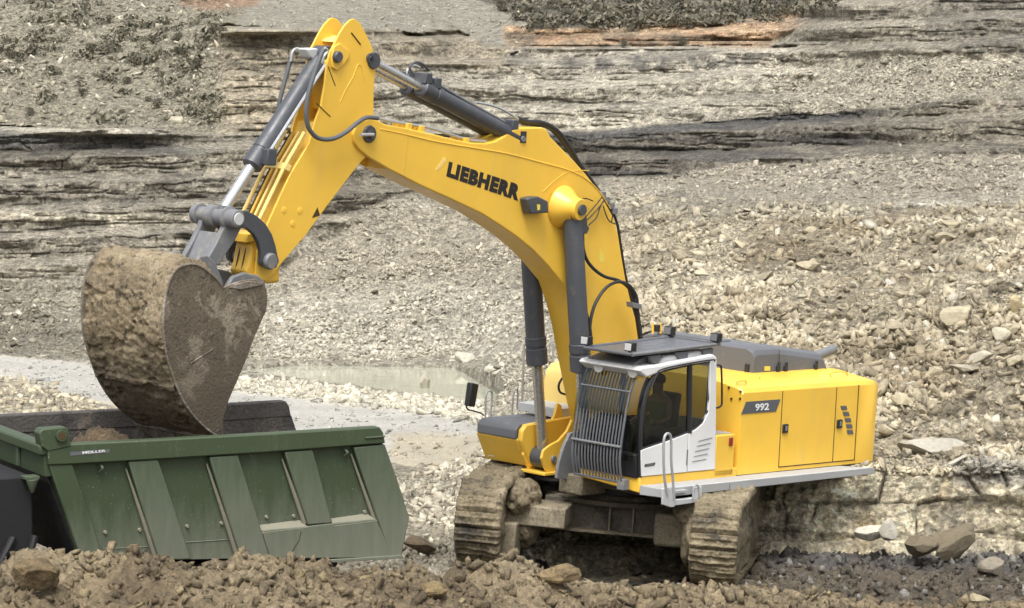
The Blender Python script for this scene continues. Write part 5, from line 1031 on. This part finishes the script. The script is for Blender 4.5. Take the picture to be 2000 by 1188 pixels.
# ---- bucket
BK = empty('bucket'); BK.parent = EX
bN, bF = .73, -.97
prof = [(436, 562), (425, 548), (408, 532), (392, 521), (375, 516), (358, 519), (345, 526), (334, 542), (326, 566), (321, 595), (319, 625), (320, 655), (324, 685), (330, 710), (338, 735), (347, 760), (360, 786), (378, 812), (402, 836), (430, 856)]
pc_ = catmull([Vector((*PY(u, v, bN), 0)) for u, v in prof], 12); pr_ = np.array([(p[0], p[1]) for p in pc_]); tg = np.gradient(pr_, axis=0); tg /= np.linalg.norm(tg, axis=1)[:, None]; nrmv = np.stack([tg[:, 1], -tg[:, 0]], -1)
cen = np.array(PY(410, 660, bN)); 
if ((pr_[80]-cen)@nrmv[80]) < 0: nrmv = -nrmv
ny = 180; yy = np.linspace(bN-.005, bF+.005, ny); S1, Yg = np.meshgrid(np.arange(len(pr_)), yy, indexing='ij')
ss = np.cumsum(np.r_[0, np.linalg.norm(np.diff(pr_, axis=0), axis=1)])[:, None]+0*Yg
mudt = .03+.04*fbm(ss*1.6, Yg*1.6, 0*ss, 4, 301)-.045*sstep(.15, .4, fbm(ss*6, Yg*3.6, 0*ss, 4, 305))+.02*fbm(ss*16, Yg*9, 0*ss, 3, 306)
topm = np.exp(-((ss-.65)/.45)**2); mudt = mudt+topm*(.05+.04*billow(ss*3, Yg*3, 0*ss, 3, 309))
mudt *= sstep(0, .05, bN-Yg)*sstep(0, .05, Yg-bF)
mudt = mudt+.035*(np.abs(ss-2.72) < .05)
Pm = np.stack([pr_[:, 0:1]+nrmv[:, 0:1]*mudt, Yg, pr_[:, 1:2]+nrmv[:, 1:2]*mudt], -1); grid_mesh('shell', Pm, 'bucketmud', BK, None, True)
Pi = np.stack([pr_[:, 0:1]-nrmv[:, 0:1]*.06+0*Yg, Yg, pr_[:, 1:2]-nrmv[:, 1:2]*.06+0*Yg], -1); grid_mesh('inner_lining', Pi, 'bucketcheek', BK, None, True)
cheek = prof+[(434, 856), (437, 815), (448, 780), (462, 748), (480, 706), (495, 665), (508, 634), (520, 608), (523, 588), (521, 566), (514, 551), (500, 546), (480, 547), (462, 552), (447, 558)]
for y0, y1 in ((bN-.05, bN), (bF, bF+.05)): m = MB(); m.prism(L(cheek, bN), y0, y1); ck = m.build('side_plate', 'bucketcheek', BK, .01)
m = MB(); m.tube([(x, bN-.002, z) for x, z in L(prof, bN)], .017, 6, 4); m.build('edge_weld', 'wornsteel', BK)
m = MB(); m.tube([(x, bF, z) for x, z in L(prof, bN)], .028, 6, 4); m.build('edge_weld', 'wornsteel', BK)
m = MB(); m.prism(L([(447, 562), (460, 555), (482, 549), (512, 551), (514, 557), (470, 566)], bN+.01), bN, bN+.02); m.build('ear_plate', 'wornsteel', BK, .01)
m = MB(); m.tube(L3([(372, 710), (392, 697), (416, 682)], bN+.003), .006, 6, 3); m.build('weld_seam', 'wornsteel', BK)
for y in (cB+.30, cB-.30):   # hinge plates toward the stick
    m = MB(); m.prism(L([(440, 560), (452, 540), (475, 532), (502, 538), (516, 552), (512, 600), (450, 590)], cB+.3), y-.04, y+.04); m.build('hinge_plate', 'castgrey', BK, .02)
    m = MB(); m.prism(L([(378, 520), (386, 500), (402, 498), (418, 512), (436, 556), (410, 560)], cB+.3), y-.035, y+.035); m.build('hinge_plate', 'castgrey', BK, .02)
for k in range(5):           # teeth on the lip
    y_ = bN-.12-k*(bN-bF-.24)/4; a = Vector((PY(428, 850, bN)[0], y_, PY(428, 850, bN)[1])); b = Vector((PY(452, 893, bN)[0], y_, PY(452, 893, bN)[1]))
    d = (b-a).normalized(); n_ = Vector((d.z, 0, -d.x)); m = MB(); lo_ = []
    for t_, h_, w_ in ((0, .085, .10), (.5, .07, .075), (1, .012, .055)): c_ = a.lerp(b, t_); lo_.append([tuple(c_+n_*h_*s1+Vector((0, w_*s2, 0))) for s1, s2 in ((1, 1), (1, -1), (-1, -1), (-1, 1))])
    m.loops(lo_); m.build('tooth', 'wornsteel', BK, .01)
m = MB(); m.prism(L([(414, 842), (432, 838), (436, 858), (420, 862)], bN), bF, bN); m.build('lip_plate', 'wornsteel', BK, .01)

# ================================================================ green tipper truck
TA = R_(28); TRm = np.array([[math.cos(TA), -math.sin(TA), 0], [math.sin(TA), math.cos(TA), 0], [0, 0, 1]])
tp = at_depth(430, 849, 42.0); TTv = np.array([tp[0], tp[1], 0]); ZR = tp[2]
TMx = Matrix([[*TRm[0], TTv[0]], [*TRm[1], TTv[1]], [*TRm[2], TTv[2]], [0, 0, 0, 1]])
TK = empty('tipper_truck', TMx); tag(TK, 'green tipper truck with its ribbed body under the excavator bucket', 'dump truck')
def TY(u, v, y): p = unproj(TRm, TTv, u, v, 1, y); return (p[0], p[2])
def TL(pts, y): return [TY(u, v, y) for u, v in pts]
TW = 3.35
BO = empty('tipper_body'); BO.parent = TK
base = TL([(96, 905), (137, 905), (752, 864), (800, 1010), (785, 1087), (160, 1099)], .0)
m = MB(); m.prism(base, .10, .16); SP = m.build('side_panel', 'green', BO)
# far side wall with its scraped inner face
fsh = [(x, z) for x, z in base]
m = MB(); m.prism(fsh, TW-.16, TW-.10); m.build('side_panel', 'truckinside', BO)
railp = TL([(92, 880), (94, 909), (145, 907), (300, 898), (520, 884), (752, 866), (748, 845), (741, 834), (735, 834), (520, 847), (300, 859), (138, 867)], 0)
m = MB(); m.prism(railp, -.02, .17); RL = m.build('top_rail', 'green', BO, .02, True, 2)
m = MB(); m.prism([(x, z) for x, z in railp], TW-.17, TW+.02); m.build('top_rail', 'truckinside', BO, .02, True, 2)
m = MB(); m.prism(TL([(75, 846), (81, 838), (128, 834), (134, 842), (138, 872), (92, 882), (80, 872)], 0), -.03, .20); cbk = m.build('corner_block', 'green', BO, .015)
x_, z_ = TY(119, 851, -.03); m = MB(); m.steps((x_, -.075, z_), (x_, -.02, z_), [(0, .062), (0, .078), (1, .078)], 24); m.build('lifting_eye', 'green', cbk, .004); m = MB(); m.steps((x_, -.078, z_), (x_, -.074, z_), [(0, .05), (1, .05)], 20); m.build('eye_hole', 'line', cbk)
ribs = [[(96, 909), (141, 906), (206, 1097), (160, 1099)], [(251, 902), (309, 898), (374, 1093), (310, 1095)], [(409, 893), (465, 889), (528, 1090), (470, 1092)], [(556, 883), (611, 879), (650, 1022), (601, 1026)], [(691, 874), (752, 868), (776, 935), (800, 1010), (785, 1087), (762, 1089)]]
for k, q in enumerate(ribs):
    P_ = TL(q, 0); m = MB(); m.prism(P_, -.0, .12); m.build('rib', 'green' if k < 1 else 'greendust', SP, .018)
    a, b = P_[0], P_[-1]
    if k: m = MB(); m.tube([(a[0]-.012, .07, a[1]-.1), (b[0]-.012, .07, b[1]+.02)], [.012, .045], 8); m.build('dust_edge', 'ribdust', SP)
m = MB(); m.prism(TL([(512, 1036), (601, 1028), (651, 1022), (735, 1014), (768, 1089), (528, 1092)], 0), .0, .115); m.build('lower_panel', 'greendust', SP, .012)
for q in ([(511, 1030), (592, 1020), (603, 1030), (513, 1041)], [(646, 1018), (722, 1007), (738, 1017), (652, 1028)]):
    P_ = TL(q, 0); m = MB(); m.loops([[(P_[0][0], .10, P_[0][1]+.02), (P_[1][0], .10, P_[1][1]+.02), (P_[2][0], -.005, P_[2][1]), (P_[3][0], -.005, P_[3][1])], [(P_[0][0], .10, P_[0][1]-.08), (P_[1][0], .10, P_[1][1]-.08), (P_[2][0], .02, P_[2][1]-.05), (P_[3][0], .02, P_[3][1]-.05)]]); m.build('dusty_ledge', 'ribdust', SP, .008)
m = MB(); P_ = TL([(640, 1093), (785, 1084), (786, 1090), (640, 1099)], 0); m.prism(P_, -.03, .15); m.build('bottom_rail', 'greendust', BO, .006)
m = MB(); m.tube([(x, .098, z) for x, z in TL([(205, 1075), (300, 1070)], 0)], .007, 5); m.build('weld_seam', 'greendust', SP)
m = MB(); m.tube([(x, .098, z) for x, z in TL([(365, 1062), (455, 1056)], 0)], .007, 5); m.build('weld_seam', 'greendust', SP)
m = MB(); m.tube([(x, -.002, z) for x, z in TL([(588, 1038), (584, 1055), (566, 1084)], 0)], .006, 5); m.build('crack_line', 'line', SP)
for u, v in ((195, 914), (673, 884)): x_, z_ = TY(u, v, .05); m = MB(); m.tube([(x_, .06, z_+.05), (x_+.02, -.0, z_), (x_, .06, z_-.06)], .02, 8, 4); m.build('hook', 'greendust', SP)
for u, v in ((205, 1040), (272, 1035), (365, 1028), (432, 1022), (520, 1010), (573, 1008), (712, 1000)): x_, z_ = TY(u, v, .1); m = MB(); m.steps((x_, .07, z_), (x_, .1, z_), [(0, .02), (1, .028)], 10); m.build('plug', 'ribdust', SP)
m = MB(); m.tube([(x, -.03, z) for x, z in TL([(712, 855), (750, 852)], 0)], .014, 8); m.build('strip', 'greendust', RL)
q_ = TL([(136, 883), (213, 877), (213, 883.5), (136, 890)], 0); m = MB(); m.prism(q_, -.024, -.018); np_ = m.build('name_plate', 'decal', RL)
text_on('lettering', 'MEILLER', [(161, 882), (206, 878.5), (206, 883), (161, 887)], lambda u, v, l: (TY(u, v, -.024)[0], -.024-l, TY(u, v, -.024)[1]), 'wletter', np_, .001, .01)
# floor, headboard, tail
xl, xr_ = base[0][0], base[3][0]; zf = TY(430, 1060, 0)[1]
m = MB(); m.box(xl+.5, xr_-.1, .16, TW-.16, zf-.08, zf); m.build('floor', 'truckinside', BO)
hx = TY(92, 880, 0)[0]
hz = TY(92, 876, 0)[1]; hb = TY(92, 930, 0)[1]
m = MB(); m.box(hx-.02, hx+.10, .05, TW-.05, hb-.02, hz-.06); hbd = m.build('headboard', 'green', BO, .01)
m = MB(); m.box(hx-.10, hx+.12, .02, TW-.02, hz-.10, hz+.05); m.build('headboard_rail', 'green', hbd, .03, True, 2)
m = MB(); m.box(hx-.06, hx-.02, 1.0, 1.1, hb, hz-.1); m.build('headboard_post', 'greendust', hbd, .01)
m = MB(); m.loops([[(hx, .12, hb), (hx+.06, .12, hb), (hx+.06, TW-.12, hb), (hx, TW-.12, hb)], [(hx+.62, .12, zf), (hx+.68, .12, zf), (hx+.68, TW-.12, zf), (hx+.62, TW-.12, zf)]]); m.build('sloping_front', 'truckinside', BO)
m = MB(); x_, z_ = TY(66, 935, .05); m.box(x_-.10, x_+.1, .1, .3, z_-.02, z_+.02); m.steps((x_, .12, z_-.02), (x_, .12, z_-.2), [(0, .09), (1, .02)], 10); m.build('tarp_bracket', 'greendust', hbd, .005)
# chassis and wheels
m = MB(); m.box(hx-2.6, xr_-.6, 1.1, 1.3, .85, 1.12); m.build('chassis_rail', 'black', TK, .01); m = MB(); m.box(hx-2.6, xr_-.6, 2.05, 2.25, .85, 1.12); m.build('chassis_rail', 'black', TK, .01)
def wheel(x, y):
    m = MB(); m.steps((x, y-.17, .52), (x, y+.17, .52), [(0, .34), (.0, .47), (.12, .53), (.88, .53), (1, .47), (1, .34)], 40); wh = m.build('wheel', 'hose', TK)
    m = MB(); m.steps((x, y-.15, .52), (x, y+.15, .52), [(0, .10), (.05, .13), (.2, .30), (.25, .34), (.9, .34), (1, .1)], 28); m.build('rim', 'castgrey', wh)
for x in (hx-1.7, xr_-2.9, xr_-1.5):
    for y in (.45, TW-.45): wheel(x, y)
m = MB(); m.box(hx-1.5, hx-.12, .25, TW-.25, .25, hb-.02); m.build('equipment_rack', 'dark', TK, .03); m = MB(); m.box(hx-1.2, hx+.3, .25, .85, .45, .95); m.build('fuel_tank', 'dark', TK, .08, True, 3)
bl = base[5]; m = MB(); m.loops([[(hx+.02, .12, hb+.02), (hx+.08, .12, hb+.02), (hx+.08, TW-.12, hb+.02), (hx+.02, TW-.12, hb+.02)], [(bl[0]-.02, .12, bl[1]), (bl[0]+.05, .12, bl[1]), (bl[0]+.05, TW-.12, bl[1]), (bl[0]-.02, TW-.12, bl[1])]]); m.build('front_panel', 'dark', BO)
m = MB(); m.box(hx+.2, hx+1.2, .3, .7, .55, 1.1); m.build('mudguard', 'black', TK, .1, True, 3)
m = MB(); m.prism([(hx-3.3, .7), (hx-3.3, 1.9), (hx-3.0, 2.9), (hx-.95, 2.9), (hx-.95, .7)], .3, TW-.3); cbt = m.build('truck_cab', 'green', TK, .08, True, 3)
m = MB(); m.prism([(hx-3.1, 1.9), (hx-2.85, 2.65), (hx-2.0, 2.65), (hx-2.0, 1.9)], .28, .32); m.build('cab_window', 'interior', cbt)
for k in range(3): m = MB(); m.tube([(hx-.3-.35*k, .22, .5), (hx-.3-.35*k, .2, 1.2+.2*k), (hx-.1-.3*k, .24, 1.9)], .05, 8, 4); m.build('air_pipe', 'black', TK)
m = MB(); m.steps((hx-1.1, .2, 1.0), (hx-.3, .2, 1.0), [(0, .1), (.03, .16), (.97, .16), (1, .1)], 20); m.build('air_tank', 'black', TK)
# the load
lxs = np.linspace(hx+.8, xr_-.25, 130); lys = np.linspace(.17, TW-.17, 80); LXm, LYm = np.meshgrid(lxs, lys, indexing='ij')
lc1, lc2 = TY(318, 850, 0)[0], TY(530, 850, 0)[0]; hgt = zf+.3+(ZR-zf-.42)*np.maximum(np.exp(-((LXm-lc1)/.9)**2)*np.exp(-((LYm-2.1)/1.1)**2), .93*np.exp(-((LXm-lc2)/.45)**2)*np.exp(-((LYm-2.2)/.8)**2))+.20*fbm(LXm*1.6, LYm*1.6, 0*LXm, 3, 401)+.12*billow(LXm*5, LYm*5, 0*LXm, 3, 403)
hgt = np.minimum(hgt, ZR+.12)
Lw = np.stack([LXm, LYm, hgt], -1).reshape(-1, 3)@TRm.T+TTv
lt = np.zeros((130*80, 3))+C(96, 82, 62)*(1+.35*fbm(LXm*2, LYm*2, 0*LXm, 4, 405)).reshape(-1, 1)
ld = grid_mesh('soil_load', Lw.reshape(130, 80, 3), 'mudground', None, lt, False); tag(ld, 'dark wet soil and stones heaped inside the green tipper body', 'soil', kind='stuff')

# ================================================================ the operator, seated in the cab
def skin(name, J, E_, mat, parent=None):
    me = bpy.data.meshes.new(name); me.from_pydata([j[:3] for j in J], E_, []); o = bpy.data.objects.new(name, me); COL.objects.link(o)
    sk = o.modifiers.new('skin', 'SKIN'); su = o.modifiers.new('sub', 'SUBSURF'); su.levels = su.render_levels = 2
    if not me.skin_vertices: me.skin_vertices.new()
    for k, j in enumerate(J): r = j[3]; me.skin_vertices[0].data[k].radius = (r, j[4] if len(j) > 4 else r); me.skin_vertices[0].data[k].use_root = (k == 0)
    me.materials.append(M[mat])
    if parent: o.parent = parent
    return o
M['skin'] = paint('skin', (.42, .25, .17), .6); M['vest'] = paint('yellow_green_vest', (.20, .25, .05), .8); M['jeans'] = paint('work_trousers', (.16, .15, .12), .8); M['hairm'] = paint('dark_hair', (.02, .016, .012), .7)
hxp, hzp = PY(1318, 770, 1.12); bz0 = zc0+.60; bxp = xb+.62
J = [(bxp, 1.12, bz0, .13, .16), (bxp-.02, 1.12, bz0+.25, .12, .15), (bxp, 1.12, bz0+.47, .12, .16), (bxp+.02, 1.12, bz0+.60, .055), (bxp+.05, 1.12, bz0+.68, .08), (bxp+.06, 1.12, bz0+.79, .095),
 (bxp, .93, bz0+.48, .06), (bxp+.05, .87, bz0+.22, .048), (bxp+.28, .88, bz0+.16, .036), (bxp+.36, .89, bz0+.17, .03),
 (bxp, 1.31, bz0+.48, .06), (bxp+.05, 1.37, bz0+.22, .048), (bxp+.28, 1.36, bz0+.16, .036), (bxp+.36, 1.35, bz0+.17, .03),
 (bxp+.08, 1.02, bz0-.02, .095), (bxp+.48, 1.0, bz0+.03, .07), (bxp+.62, 1.0, bz0-.38, .048), (bxp+.76, 1.0, bz0-.44, .04),
 (bxp+.08, 1.22, bz0-.02, .095), (bxp+.48, 1.25, bz0+.03, .07), (bxp+.62, 1.25, bz0-.38, .048), (bxp+.76, 1.25, bz0-.44, .04)]
EE = [(0, 1), (1, 2), (2, 3), (3, 4), (4, 5), (2, 6), (6, 7), (7, 8), (8, 9), (2, 10), (10, 11), (11, 12), (12, 13), (0, 14), (14, 15), (15, 16), (16, 17), (0, 18), (18, 19), (19, 20), (20, 21)]
per = skin('person', J, EE, 'skin'); per.matrix_world = MM; tag(per, 'seated operator in a yellow-green vest behind the cab side window', 'person')
skin('vest', [(a[0], a[1], a[2], a[3]+.018, (a[4] if len(a) > 4 else a[3])+.03) for a in J[:3]]+[(bxp, .93, bz0+.48, .075), (bxp, 1.31, bz0+.48, .075)], [(0, 1), (1, 2), (2, 3), (2, 4)], 'vest', per)
skin('trousers', [(bxp, 1.12, bz0, .15, .17)]+[(j[0], j[1], j[2], j[3]+.016) for j in (J[14], J[15], J[16], J[18], J[19], J[20])], [(0, 1), (1, 2), (2, 3), (0, 4), (4, 5), (5, 6)], 'jeans', per)
hr = MB(); hr.steps((bxp+.035, 1.12, bz0+.76), (bxp+.035, 1.12, bz0+.91), [(0, .09), (.4, .108), (.8, .085), (1, .03)], 18); hr.build('hair', 'hairm', per)
for s_ in (1, -1):     # hands: palm and five short finger chains on the levers
    px_, py_, pz_ = bxp+.38, 1.12+.23*s_, bz0+.17
    Jh = [(px_, py_, pz_, .022, .034), (px_+.07, py_, pz_, .018, .036)]; Eh = [(0, 1)]
    for k in range(4):
        yk = py_+(k-1.5)*.019; ln = (.055, .068, .062, .045)[k]; i = len(Jh); Jh += [(px_+.085, yk, pz_-.002, .0095), (px_+.085+ln*.55, yk, pz_-.012, .009), (px_+.085+ln*.75, yk, pz_-.012-ln*.55, .008)]; Eh += [(1, i), (i, i+1), (i+1, i+2)]
    i = len(Jh); Jh += [(px_+.03, py_-s_*.038, pz_-.01, .011), (px_+.065, py_-s_*.05, pz_-.03, .009)]; Eh += [(0, i), (i, i+1)]
    skin('hand', Jh, Eh, 'skin', per)

# scrub: uncountable dry growth on the upper slopes
def scrub(name, n, ub, vb, mask, label, size):
    rs = np.random.default_rng(n); u = rs.uniform(*ub, n*3); v = rs.uniform(*vb, n*3)
    i = np.clip(((1100-v)/dv).astype(int), 0, len(vs_)-1); j = np.clip(((u+800)/du).astype(int), 0, len(us)-1); ok = rs.uniform(0, 1, n*3) < mask[i, j]; u, v = u[ok][:n], v[ok][:n]
    p = ground_at(u, v)[0]; n = len(u); k = 60; r = rs.uniform(size[0], size[1], (n, 1, 1))
    c = rs.normal(0, .45, (n, k, 3))*r*np.array([1.3, 1, .55])+p[:, None, :]+np.array([0, 0, .3])*r; d1 = rs.normal(0, 1, (n, k, 3))*r*.16; d2 = rs.normal(0, 1, (n, k, 3))*r*.10
    V = np.stack([c-d1, c+d2, c+d1, c-d2], 2).reshape(-1, 3); F = np.arange(len(V)).reshape(-1, 4); me = bpy.data.meshes.new(name)
    me.vertices.add(len(V)); me.vertices.foreach_set('co', V.reshape(-1).astype(np.float32)); me.loops.add(F.size); me.loops.foreach_set('vertex_index', F.reshape(-1).astype(np.int32)); me.polygons.add(len(F)); me.polygons.foreach_set('loop_start', (np.arange(len(F))*4).astype(np.int32)); me.update(calc_edges=True)
    me.materials.append(M['leaf']); o = bpy.data.objects.new(name, me); COL.objects.link(o); tag(o, label, 'scrub', None, 'stuff')
scrub('scrub', 700, (930, 1700), (-120, 60), scrubM, 'brown dry scrub covering the slope above the orange rock band', (.12, .5))
scrub('scrub', 300, (-380, 450), (-120, 240), gen*sstep(-.1, .25, fbm(X*.25, Y*.25, Z*.25, 3, 97)), 'patchy dry scrub on the stony upper left slope', (.10, .4))
